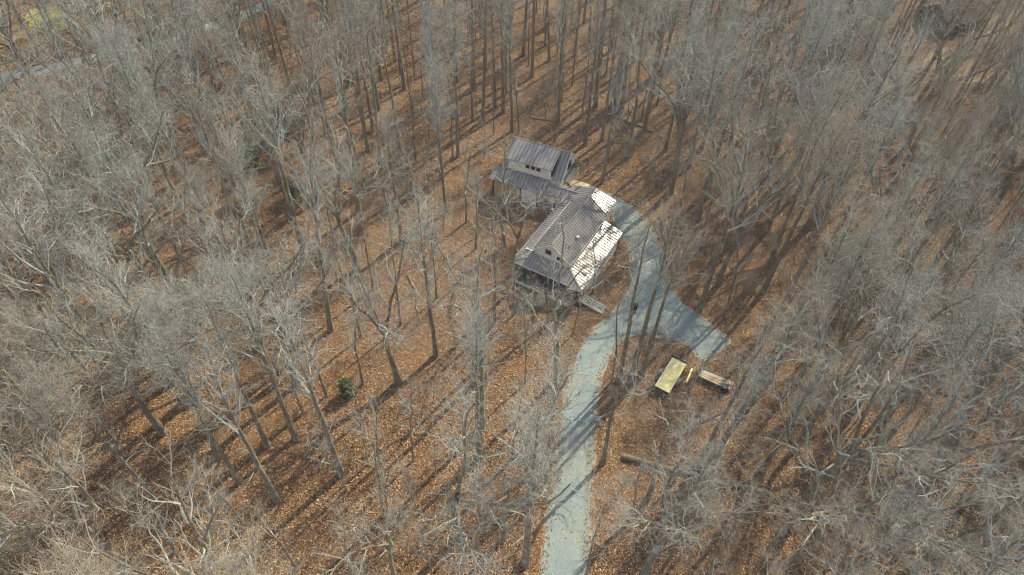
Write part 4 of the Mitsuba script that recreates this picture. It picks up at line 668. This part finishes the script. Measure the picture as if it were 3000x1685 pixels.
# lean-to
roof_plane(ga, [(1.4, 2.53, 3.3), (8.3, 2.53, 3.3), (8.6, 4.25, 2.4), (1.7, 4.25, 2.4)], (1, 0), GM, spacing=0.45, name='lean_to_roof', label='dark lean to roof below the dormer')
H(ga, 'lean_to_wall', box(2.3, 4.45, 3.88, 4.0, -0.2, 2.42), 'white_siding', GM)
H(ga, 'lean_to_wall', box(2.3, 2.42, 2.53, 3.877, -0.2, 2.42), 'white_siding', GM)
H(ga, 'post', box(2.3, 2.42, 4.003, 4.12, -0.2, 2.4), 'dark_wall', GM)
H(ga, 'post', box(7.95, 8.1, 4.0, 4.15, -0.2, 2.4), 'dark_wall', GM)
H(ga, 'post', box(4.47, 4.58, 3.98, 4.12, -0.2, 2.4), 'dark_wall', GM)
for n in range(8): H(ga, 'slat', box(4.6, 7.93, 4.03, 4.11, 0.06 + n * 0.295, 0.06 + n * 0.295 + 0.17), 'yellow_wood', GM)
H(ga, 'gap_shade_sheet', box(4.6, 7.93, 3.7, 3.72, -0.1, 2.5), 'dark_wall', GM)  # dark sheet added behind the slats for the shade in their gaps
for n in range(8): H(ga, 'slat', box(7.99, 8.05, 2.6, 3.98, 0.06 + n * 0.295, 0.06 + n * 0.295 + 0.17), 'yellow_wood', GM)

bz = thing('breezeway', 'low grey roofed breezeway joining the house to the garage', 'passage')
roof_plane(bz, [(-2.3, 2.9, 2.98), (1.2, 2.9, 2.98), (2.1, 4.0, 2.45), (-1.9, 4.0, 2.45)], (1, 0), GM, spacing=0.45, name='roof_plane')
roof_plane(bz, [(-2.3, 2.897, 2.98), (0.9, 2.897, 2.98), (0.5, 1.65, 2.45), (-1.4, 1.65, 2.45)], (1, 0), GM, spacing=0.45, name='roof_plane')
part(bz, 'ridge_cap', cap((-2.3, 2.9, 3.0), (1.2, 2.9, 3.0), M=GM), 'roof_metal', smooth=40)
for a_, b_ in ((-1.5, 3.85), (0.2, 3.85), (1.9, 3.85), (-1.2, 1.85), (0.1, 1.85)): H(bz, 'post', box(a_ - 0.06, a_ + 0.06, b_ - 0.06, b_ + 0.06, -0.2, 2.42), 'dark_wall', GM)
H(bz, 'floor', box(-1.9, 2.2, 1.7, 3.9, -0.1, 0.14), 'grey_wood', GM)

# ---------------------------------------------------------------- things beside the driveway
def frame_from(p0, p1, z):
    p0, p1 = np.array(p0), np.array(p1); d = p1 - p0; d = d / np.linalg.norm(d); M = np.eye(4); M[:2, 0] = d; M[:2, 1] = [-d[1], d[0]]; M[:3, 3] = [p0[0], p0[1], z]; return M
TM = frame_from((14.35, 37.95), (16.5, 41.35), 0.0)          # trailer: x forward
tl = thing('trailer', 'flatbed trailer with pale yellow plywood deck parked under trees right of the driveway', 'trailer')
for n in range(3): part(tl, 'deck_board', put(box(0.02 + n * 1.345, 1.34 + n * 1.345, -0.72, 0.72, 0.74, 0.80), TM), 'plywood')
part(tl, 'side_rail', put(box(0, 4.05, 0.723, 0.79, 0.60, 0.84), TM), 'black_steel'); part(tl, 'side_rail', put(box(0, 4.05, -0.79, -0.723, 0.60, 0.84), TM), 'plywood')
part(tl, 'end_rail', put(box(4.052, 4.12, -0.79, 0.79, 0.60, 0.92), TM), 'black_steel'); part(tl, 'end_rail', put(box(-0.07, -0.002, -0.79, 0.79, 0.55, 0.79), TM), 'black_steel')
part(tl, 'chassis', put(cat([box(0, 4.05, -0.5, -0.42, 0.5, 0.735), box(0, 4.05, 0.42, 0.5, 0.5, 0.735), box(4.12, 5.2, -0.05, 0.05, 0.5, 0.6)]), TM), 'black_steel')
for s_ in (1, -1):
    w_ = trimesh.creation.cylinder(0.33, 0.2, sections=24); w_.apply_transform(trimesh.transformations.rotation_matrix(math.pi / 2, [1, 0, 0])); w_.apply_translation([1.9, s_ * 0.96, 0.33])
    k = part(tl, 'wheel', put(w_, TM), 'rubber', smooth=40)
    h_ = trimesh.creation.cylinder(0.16, 0.212, sections=16); h_.apply_transform(trimesh.transformations.rotation_matrix(math.pi / 2, [1, 0, 0])); h_.apply_translation([1.9, s_ * 0.96, 0.33]); part(k, 'rim', put(h_, TM), 'fender_grey', smooth=40)
    arc = [(1.9 + 0.44 * math.cos(a) * 1.25, 0.34 + 0.44 * math.sin(a)) for a in np.linspace(0.2, math.pi - 0.2, 9)]; arc += [(1.9 + 0.41 * math.cos(a) * 1.25, 0.34 + 0.41 * math.sin(a)) for a in np.linspace(math.pi - 0.2, 0.2, 9)]
    m = trimesh.creation.extrude_polygon(sg.Polygon(arc), 0.28, engine='earcut'); Q = np.eye(4); Q[:3, 0], Q[:3, 1], Q[:3, 2] = [1, 0, 0], [0, 0, 1], [0, -1, 0]; Q[:3, 3] = [0, (1.10 if s_ > 0 else -0.82), 0]
    part(tl, 'fender', put(put(m, Q), TM), 'fender_grey', smooth=30)
    tag(part(tl, 'tail_lamp', put(box(-0.085, -0.072, s_ * 0.6 - 0.06, s_ * 0.6 + 0.06, 0.6, 0.68), TM), 'brown_door'), 'small dull tail lamp')
jk = trimesh.creation.cylinder(0.04, 0.7, sections=10); jk.apply_translation([4.9, 0.1, 0.35]); part(tl, 'jack', put(jk, TM), 'fender_grey', smooth=40)
yb = thing('board', 'narrow yellow board lying on the leaves beside the trailer', 'board')
scene[yb] = mikit.ply(put(box(0, 1.9, -0.09, 0.09, 0.06, 0.13), frame_from((17.0, 39.2), (17.9, 41.0), 0.0)), 'plywood')

LM = frame_from((18.35, 40.15), (20.6, 38.9), 0.0)
wp = thing('lumber_pile', 'pile of pale weathered boards stacked on blocks under trees beyond the trailer', 'lumber')
r = np.random.default_rng(3)
for lay in range(3):
    for n in range(4):
        L = r.uniform(1.9, 2.6); x0 = r.uniform(-0.15, 0.15); y0 = -0.45 + n * 0.23
        m = box(x0, x0 + L, y0, y0 + 0.2, 0.36 + lay * 0.085, 0.36 + lay * 0.085 + 0.07); m.apply_transform(trimesh.transformations.rotation_matrix(r.normal() * 0.03, [0, 0, 1]))
        part(wp, 'plank', put(m, LM), ('pale_board', 'tan_board', 'grey_wood')[int(r.integers(3))])
for x0 in (0.3, 1.8): part(wp, 'block', put(box(x0, x0 + 0.2, -0.45, 0.45, -0.05, 0.355), LM), 'grey_wood')
pb = thing('panel', 'short pale panel leaning behind the lumber pile', 'panel')
m = box(-0.5, 0.5, -0.03, 0.03, 0, 0.75); m.apply_transform(trimesh.transformations.rotation_matrix(0.6, [1, 0, 0])); m.apply_translation([0.5, 1.0, 0.02]); scene[pb] = mikit.ply(put(m, LM), 'pale_board')
db = thing('drum', 'dark blue plastic drum at the right end of the lumber pile', 'drum')
prof = [(0, 0), (0.26, 0), (0.29, 0.05), (0.29, 0.28), (0.305, 0.30), (0.29, 0.32), (0.29, 0.58), (0.305, 0.60), (0.29, 0.62), (0.29, 0.85), (0.26, 0.9), (0, 0.88)]
m = trimesh.creation.revolve(np.array(prof), sections=24); m.apply_translation([2.75, -0.55, 0]); part(db, 'body', put(m, LM), 'blue_drum', smooth=40)
m = trimesh.creation.cylinder(0.05, 0.05, sections=12); m.apply_translation([2.88, -0.5, 0.9]); part(db, 'bung', put(m, LM), 'black_steel', smooth=40)
for n, (x_, y_, s_) in enumerate(((2.55, 0.35, 0.5), (3.05, 0.45, 0.42), (3.15, -0.1, 0.36))):
    cr = thing('crate', ('square tan wooden crate touching the lumber pile end', 'tan wooden crate farther behind the dark drum', 'small tan wooden crate just right of the dark drum')[n], 'crate')
    for q in range(3):
        part(cr, 'slat', put(box(x_ - s_ / 2, x_ + s_ / 2, y_ - s_ / 2 - 0.02, y_ - s_ / 2, q * s_ / 3 + 0.02, (q + 1) * s_ / 3 - 0.02), LM), 'tan_board')
        part(cr, 'slat', put(box(x_ - s_ / 2 - 0.02, x_ - s_ / 2, y_ - s_ / 2 + 0.003, y_ + s_ / 2, q * s_ / 3 + 0.02, (q + 1) * s_ / 3 - 0.02), LM), 'tan_board')
        part(cr, 'lid_board', put(box(x_ - s_ / 2 + q * s_ / 3 + 0.01, x_ - s_ / 2 + (q + 1) * s_ / 3 - 0.01, y_ - s_ / 2, y_ + s_ / 2, s_ * 0.95, s_), LM), 'tan_board')
    part(cr, 'body', put(box(x_ - s_ / 2 + 0.002, x_ + s_ / 2, y_ - s_ / 2 + 0.004, y_ + s_ / 2, 0, s_ * 0.945), LM), 'tan_board')

# fallen logs and stones
def log(pts, r0, r1, label, stubs=4, seed=0):
    r = np.random.default_rng(seed); p = np.array([(x, y, 0) for x, y in pts], float)
    d = np.r_[0, np.cumsum(np.linalg.norm(np.diff(p, axis=0), axis=1))]; s = np.linspace(0, d[-1], max(6, int(d[-1] / 0.7)))
    P = np.stack([np.interp(s, d, p[:, k]) for k in range(3)], 1); P[:, :2] += r.normal(size=(len(P), 2)) * 0.05
    R = np.linspace(r0, r1, len(P)); P[:, 2] = ground_z(P[:, 0], P[:, 1]) + R * 0.9 + 0.03
    lg = thing('fallen_log', label, 'log'); v, f = tubes(P[None], R[None], 9)
    n = len(P); caps = [[len(v), k + 1 if k < 8 else 0, k] for k in range(9)] + [[len(v) + 1, (n - 1) * 9 + k, (n - 1) * 9 + (k + 1) % 9] for k in range(9)]
    part(lg, 'trunk', (np.vstack([v, P[:1], P[-1:]]), np.vstack([f, caps])), 'bark', smooth=True)
    B, BR = offspring(P[None], R[None], stubs, 0.3, 0.97, (35, 75), lambda t, q: 0.6 + 2.2 * q, 6, 0.06, 0.25, 0.03, r, rcap=0.06)
    B[..., 2] = np.maximum(B[..., 2], 0.05); v, f = tubes(B, BR, 5)
    C, CR = offspring(B, BR, 6, 0.3, 0.98, (30, 60), lambda t, q: 0.3 + 0.8 * q, 3, 0.03, 0.2, 0.02, r); v2, f2 = tubes(C, CR, 3)
    part(lg, 'branch', join([(v, f), (v2, f2)]), 'bark')
log([(11.8, 82.9), (17.2, 79.5), (19.4, 77.5)], 0.2, 0.12, 'long dark fallen log on the leaves behind the garage', 5, 30)
log([(13.1, 84.5), (14.2, 81.2), (15.5, 77.5)], 0.15, 0.08, 'forked fallen log crossing the long dark log behind the garage', 3, 31)
log([(12.2, 82.9), (13.4, 80.2), (14.5, 77.5)], 0.12, 0.07, 'thin fallen log left of the forked log behind the garage', 2, 32)
log([(2.1, 81.8), (4.5, 81.3), (6.9, 79.9)], 0.09, 0.05, 'slender fallen branch on the leaves right behind the garage roof', 4, 33)
log([(14.6, 76.4), (15.7, 74.9)], 0.09, 0.06, 'short fallen log piece lying alone right of the garage', 1, 34)
log([(10.2, 31.1), (13.3, 30.3), (18.1, 29.1), (21.5, 28.1), (22.6, 27.6)], 0.26, 0.15, 'thick dark fallen trunk lying right of the lower driveway', 6, 35)
log([(29.7, 47.1), (32.6, 46.9), (36.7, 47.2)], 0.12, 0.08, 'straight fallen log lying level in the wood far right of the driveway spur', 3, 36)
log([(39.4, 48.3), (41.5, 47.8), (43.7, 47.0)], 0.14, 0.08, 'fallen log in the dense wood near the right edge', 3, 37)
log([(22.8, 27.5), (24.1, 26.1), (25.8, 25.3), (29.2, 25.5), (33.7, 25.6)], 0.15, 0.08, 'curved mossy fallen trunk at the lower right', 6, 38)
log([(-11.4, 52.7), (-10.3, 50.5), (-9.7, 46.7)], 0.1, 0.06, 'pale curved fallen branch on the open leafy slope', 3, 39)
log([(-31.2, 29.2), (-29.8, 31.2), (-27.6, 33.4)], 0.12, 0.07, 'dark fallen bough with many branches at the lower left', 6, 40)
r = np.random.default_rng(6)
for n, (x, y, s) in enumerate(((8.15, 35.0, 0.28), (8.5, 34.7, 0.22), (8.3, 34.4, 0.17))):
    st = thing('stone', ('largest pale stone of a cluster beside the lower driveway', 'middle pale stone of a cluster beside the lower driveway', 'smallest pale stone of a cluster beside the lower driveway')[n], 'stone')
    m = trimesh.creation.icosphere(3, s); m.vertices *= [1.2, 0.9, 0.65]; m.vertices += m.vertices * (meshkit.fbm(m.vertices * 5, 3, n)[:, None] - 0.5) * 0.8; m.apply_translation([x, y, 0.1]); scene[st] = mikit.ply(m, 'stone_mat', smooth=35)

# evergreens
def evergreen(x, y, h, w, label, seed):
    r = np.random.default_rng(seed); k = thing('evergreen', label, 'evergreen'); z0 = float(ground_z(x, y))
    P, R = trunk(h, 0.05 + 0.012 * h, 0.02, 8, 0.05, r); P = P + [x, y, z0]; v, f = tubes(P, R, 7); part(k, 'trunk', (v, f), 'bark', smooth=True)
    B, BR = offspring(P, R, int(14 + 4 * h), 0.08, 0.99, (55, 85), lambda t, q: w * (1.05 - t) * (0.6 + 0.6 * q) + 0.2, 5, 0.05, 0.12, 0.02, r); v, f = tubes(B, BR, 4); part(k, 'limb', (v, f), 'bark')
    C, _ = offspring(B, BR, 20, 0.15, 1.0, (30, 80), lambda t, q: 0.15 + 0.3 * q, 2, 0.1, 0.2, 0.02, r)
    p = C.reshape(-1, 3); p = np.repeat(p, 3, 0) + r.normal(size=(len(p) * 3, 3)) * 0.09; a = r.normal(size=p.shape) * 0.085; b = r.normal(size=p.shape) * 0.05
    V = np.stack([p - a, p - b, p + a, p + b], 1).reshape(-1, 3); base = (np.arange(len(p)) * 4)[:, None, None]
    part(k, 'crown', (V, (base + np.array([[0, 1, 2], [0, 2, 3]])).reshape(-1, 3)), 'evergreen_mat')
evergreen(-22.8, 109.1, 9, 2.4, 'bright green pine among bare trees at the top centre', 60)
evergreen(-30.0, 76.7, 4, 1.6, 'dull green cedar in the wood left behind the garage', 61)
evergreen(-15.2, 37.5, 2.0, 0.55, 'small bright green holly on the open leafy slope', 62)
evergreen(-55.3, 102.0, 5, 2, 'green pine beside the gravel road at the top left', 63)
evergreen(-26.1, 64.3, 2.5, 1.3, 'low olive green bush in the wood left of the house', 64)
evergreen(54.9, 113.1, 6, 2.2, 'dark green cedar at the top right edge', 65)
evergreen(-32.5, 70.1, 3.5, 1.5, 'faded green cedar shaded by crowns at left centre', 66)

# far houses at the top edge
ct = thing('cottage', 'pale cottage with tan roof just showing at the top left edge', 'house')
CM = frame_from((-66.0, 119.0), (-58.5, 116.0), 0.0)
part(ct, 'wall', put(box(0, 8, 0, 6, -0.5, 2.7), CM), 'white_siding')
part(ct, 'roof', slab(to(CM, [(-0.4, -0.4, 2.65), (8.4, -0.4, 2.65), (8.4, 3, 4.6), (-0.4, 3, 4.6)]), 0.12), 'tan_shingle'); part(ct, 'roof', slab(to(CM, [(-0.4, 6.4, 2.65), (8.4, 6.4, 2.65), (8.4, 3.003, 4.6), (-0.4, 3.003, 4.6)]), 0.12), 'tan_shingle')
for x_ in (1.5, 5.2): window(ct, CM, 0, x_, x_ + 1.1, 1.0, 2.1, 0.0, -1)
cb = thing('cabin', 'dark brown roofed cabin half hidden by trees near the top right corner', 'cabin')
BM = frame_from((67.0, 104.5), (75.0, 108.0), 0.0)
part(cb, 'wall', put(box(0.4, 8.2, 0.4, 6.6, -0.5, 2.4), BM), 'dark_wall')
part(cb, 'roof', slab(to(BM, [(0, 0, 2.2), (8.6, 0, 2.2), (8.6, 3.5, 4.4), (0, 3.5, 4.4)]), 0.12), 'brown_shingle'); part(cb, 'roof', slab(to(BM, [(0, 7, 2.2), (8.6, 7, 2.2), (8.6, 3.503, 4.4), (0, 3.503, 4.4)]), 0.12), 'brown_shingle')
for s_ in (0.4, 8.05):
    m = trimesh.creation.extrude_polygon(sg.Polygon([(0.4, 2.4), (6.6, 2.4), (3.5, 4.25)]), 0.15, engine='earcut'); Q = np.eye(4); Q[:3, 0], Q[:3, 1], Q[:3, 2] = [0, 1, 0], [0, 0, 1], [1, 0, 0]; Q[:3, 3] = [s_, 0, 0]; part(cb, 'gable_wall', put(put(m, Q), BM), 'dark_wall')

# ---------------------------------------------------------------- broken snag left of the lower driveway
sn = thing('snag', 'broken pale topped dead tree left of the lower driveway', 'tree')
r = np.random.default_rng(44); sx, sy = -0.34, 23.40
P, R = trunk(9.0, 0.2, 0.13, 10, 0.08, r, 0.03); P = P + [sx, sy, float(ground_z(sx, sy))]
v, f = tubes(P, R, 9); n = len(v); part(sn, 'trunk', (np.vstack([v, P[0, -1:] + [0.05, 0, 0.5]]), np.vstack([f, [[n - 9 + k, n - 9 + (k + 1) % 9, n] for k in range(9)]])), 'bark', smooth=True)
B, BR = offspring(P, R, 4, 0.6, 0.98, (60, 95), lambda t, q: 1.6 + 1.8 * q, 7, 0.06, 0.22, 0.03, r); v, f = tubes(B, BR, 6); part(sn, 'branch', (v, f), 'bark', smooth=True)
C, CR = offspring(B, BR, 7, 0.3, 0.98, (30, 60), lambda t, q: 0.4 + 0.9 * q, 4, 0.05, 0.2, 0.02, r); D, DR_ = offspring(C, CR, 5, 0.2, 0.98, (30, 60), lambda t, q: 0.2 + 0.5 * q, 3, 0.03, 0.2, 0.02, r)
part(sn, 'crown', join([tubes(C, CR, 4), tubes(D, np.maximum(DR_, 0.006), 3)]), 'twig')

# ---------------------------------------------------------------- person on the driveway
def body_mesh(bones, edge, smooth=8):
    parts = []
    for (a, ra), (b, rb) in bones:
        s0 = trimesh.creation.icosphere(2, ra); s0.apply_translation(a); s1 = trimesh.creation.icosphere(2, rb); s1.apply_translation(b)
        parts.append(manifold3d.Manifold.hull_points(np.vstack([s0.vertices, s1.vertices])))
    M = manifold3d.Manifold.batch_boolean(parts, manifold3d.OpType.Add).refine_to_length(edge).to_mesh()
    m = trimesh.Trimesh(M.vert_properties[:, :3], M.tri_verts); trimesh.smoothing.filter_taubin(m, iterations=smooth); return m
V3 = lambda *a: np.array(a, float)
J = dict(pelvis=V3(0, 0, .95), waist=V3(0, 0, 1.10), chest=V3(0, 0.01, 1.32), neck=V3(0, 0.0, 1.50), head=V3(0, -0.03, 1.63),
         sl=V3(.18, 0, 1.42), el=V3(.27, .02, 1.14), wl=V3(.20, -.20, 1.02), sr=V3(-.18, 0, 1.42), er=V3(-.40, -.03, 1.30), wr=V3(-.20, -.14, 1.53),
         hl=V3(.10, 0, .92), kl=V3(.12, -.02, .50), al=V3(.13, .03, .09), hr=V3(-.10, 0, .92), kr=V3(-.12, .0, .50), ar=V3(-.14, .05, .09))
def hand(w, d, side, r=0.0105):
    """Palm, four curled fingers and a thumb."""
    d = d / np.linalg.norm(d); u = np.cross(d, [0, 0, 1.0]); u /= np.linalg.norm(u); n = np.cross(u, d); out = [((w, .024), (w + d * .075, .03))]
    for k, L in enumerate((.072, .08, .074, .058)):
        b = w + d * .085 + u * (k - 1.5) * .021; c = b + d * L * .5 - n * .006; e = c + (d * .7 - n * .6) * L * .5; out += [((b, r), (c, r * .95)), ((c, r * .95), (e, r * .8)), ((w + d * .05 + u * (k - 1.5) * .016, .014), (b, r))]
    b = w + d * .03 - u * side * .03; c = b + (d * .6 - u * side * .7) * .045; out += [((w + d * .02, .016), (b, .013)), ((b, .012), (c, .011)), ((c, .011), (c + d * .03 - n * .01, .009))]
    return out
arms = lambda g: [((J['sl'], .055 + g), (J['el'], .043 + g)), ((J['el'], .043 + g), (J['wl'], .03 + g)), ((J['sr'], .055 + g), (J['er'], .043 + g)), ((J['er'], .043 + g), (J['wr'], .03 + g))]
torso = lambda g: [((J['pelvis'], .13 + g), (J['waist'], .125 + g)), ((J['waist'], .125 + g), (J['chest'], .14 + g)), ((J['chest'], .14 + g), (J['sl'], .07 + g)), ((J['chest'], .14 + g), (J['sr'], .07 + g)), ((J['sl'], .06 + g), (J['sr'], .06 + g))]
legs = lambda g: [((J['hl'], .09 + g), (J['kl'], .062 + g)), ((J['kl'], .06 + g), (J['al'], .042 + g)), ((J['hr'], .09 + g), (J['kr'], .062 + g)), ((J['kr'], .06 + g), (J['ar'], .042 + g)), ((J['hl'], .09 + g), (J['hr'], .09 + g)), ((J['pelvis'], .12 + g), (J['hl'], .09 + g)), ((J['pelvis'], .12 + g), (J['hr'], .09 + g))]
headb = [((J['chest'], .06), (J['neck'], .055)), ((J['neck'], .052), (J['head'], .06)), ((J['head'] + [0, .012, .03], .085), (J['head'] + [0, -.02, -.05], .065)), ((J['head'] + [0, -.09, -.005], .012), (J['head'] + [0, -.105, -.03], .014)),
         ((J['head'] + [.085, .01, .0], .018), (J['head'] + [.088, .012, -.03], .013)), ((J['head'] + [-.085, .01, .0], .018), (J['head'] + [-.088, .012, -.03], .013))]
body = body_mesh(torso(-.012) + arms(0) + legs(-.006) + headb + hand(J['wl'], V3(-.4, -.8, -.1), 1) + hand(J['wr'], V3(.75, .1, .45), -1), 0.02)
pm = np.eye(4); ca, sa = math.cos(0.5), math.sin(0.5); pm[:2, :2] = [[ca, -sa], [sa, ca]]; pm[:3, 3] = [12.85, 47.9, 0.03]
pe = thing('person', 'person in black jacket with one arm raised to tan hair standing on the driveway', 'person')
P_ = lambda name, m, mat, **k: part(pe, name, put(m, pm), mat, smooth=True, **k)
P_('body', body, 'skin')
P_('jacket', body_mesh(torso(.012) + [b if n % 2 == 0 else (b[0], (b[0][0] + (b[1][0] - b[0][0]) * .88, b[1][1])) for n, b in enumerate(arms(.014))] + [((J['chest'] + [0, 0, .1], .075), (J['neck'], .07))], 0.03), 'black_cloth')
P_('trousers', body_mesh(legs(.012), 0.03), 'navy_cloth')
P_('collar', body_mesh([((J['neck'] + [.05, .01, -.02], .03), (J['neck'] + [.06, -.05, -.03], .025)), ((J['neck'] + [.05, .01, -.02], .03), (J['neck'] + [0, .06, -.01], .03))], 0.02, 3), 'white_cloth')
P_('hair', body_mesh([((J['head'] + [0, .025, .06], .087), (J['head'] + [0, .035, .0], .08)), ((J['head'] + [0, -.02, .085], .06), (J['head'] + [0, .03, .08], .075))], 0.025, 3), 'hair_tan')
for s_ in ('l', 'r'):
    P_('shoe', body_mesh([((J['a' + s_] + [0, .02, -.03], .05), (J['a' + s_] + [0, -.15, -.055], .038))], 0.025, 3), 'black_cloth')
eye = trimesh.util.concatenate([trimesh.creation.icosphere(2, .011).apply_translation(J['head'] + [x, -.083, .012]) for x in (.032, -.032)]); P_('eyes', eye, 'black_cloth')
mo = trimesh.creation.box([.045, .012, .01]); mo.apply_translation(J['head'] + [0, -.083, -.062]); P_('mouth', mo, 'brown_door')

# ---------------------------------------------------------------- air
scene['air'] = {'type': 'homogeneous', 'albedo': {'type': 'rgb', 'value': [0.95, 0.95, 0.95]}, 'sigma_t': {'type': 'rgb', 'value': [0.00026, 0.0003, 0.00036]}}
scene['haze'] = {'type': 'cube', 'to_world': T().translate([0, 0, 29.5]).scale([3300, 3300, 32.0]), 'bsdf': {'type': 'null'}, 'interior': {'type': 'ref', 'id': 'air'}}
scene['camera']['medium'] = {'type': 'ref', 'id': 'air'}
tag('haze', 'thin winter haze over the wood', 'haze', kind='stuff')
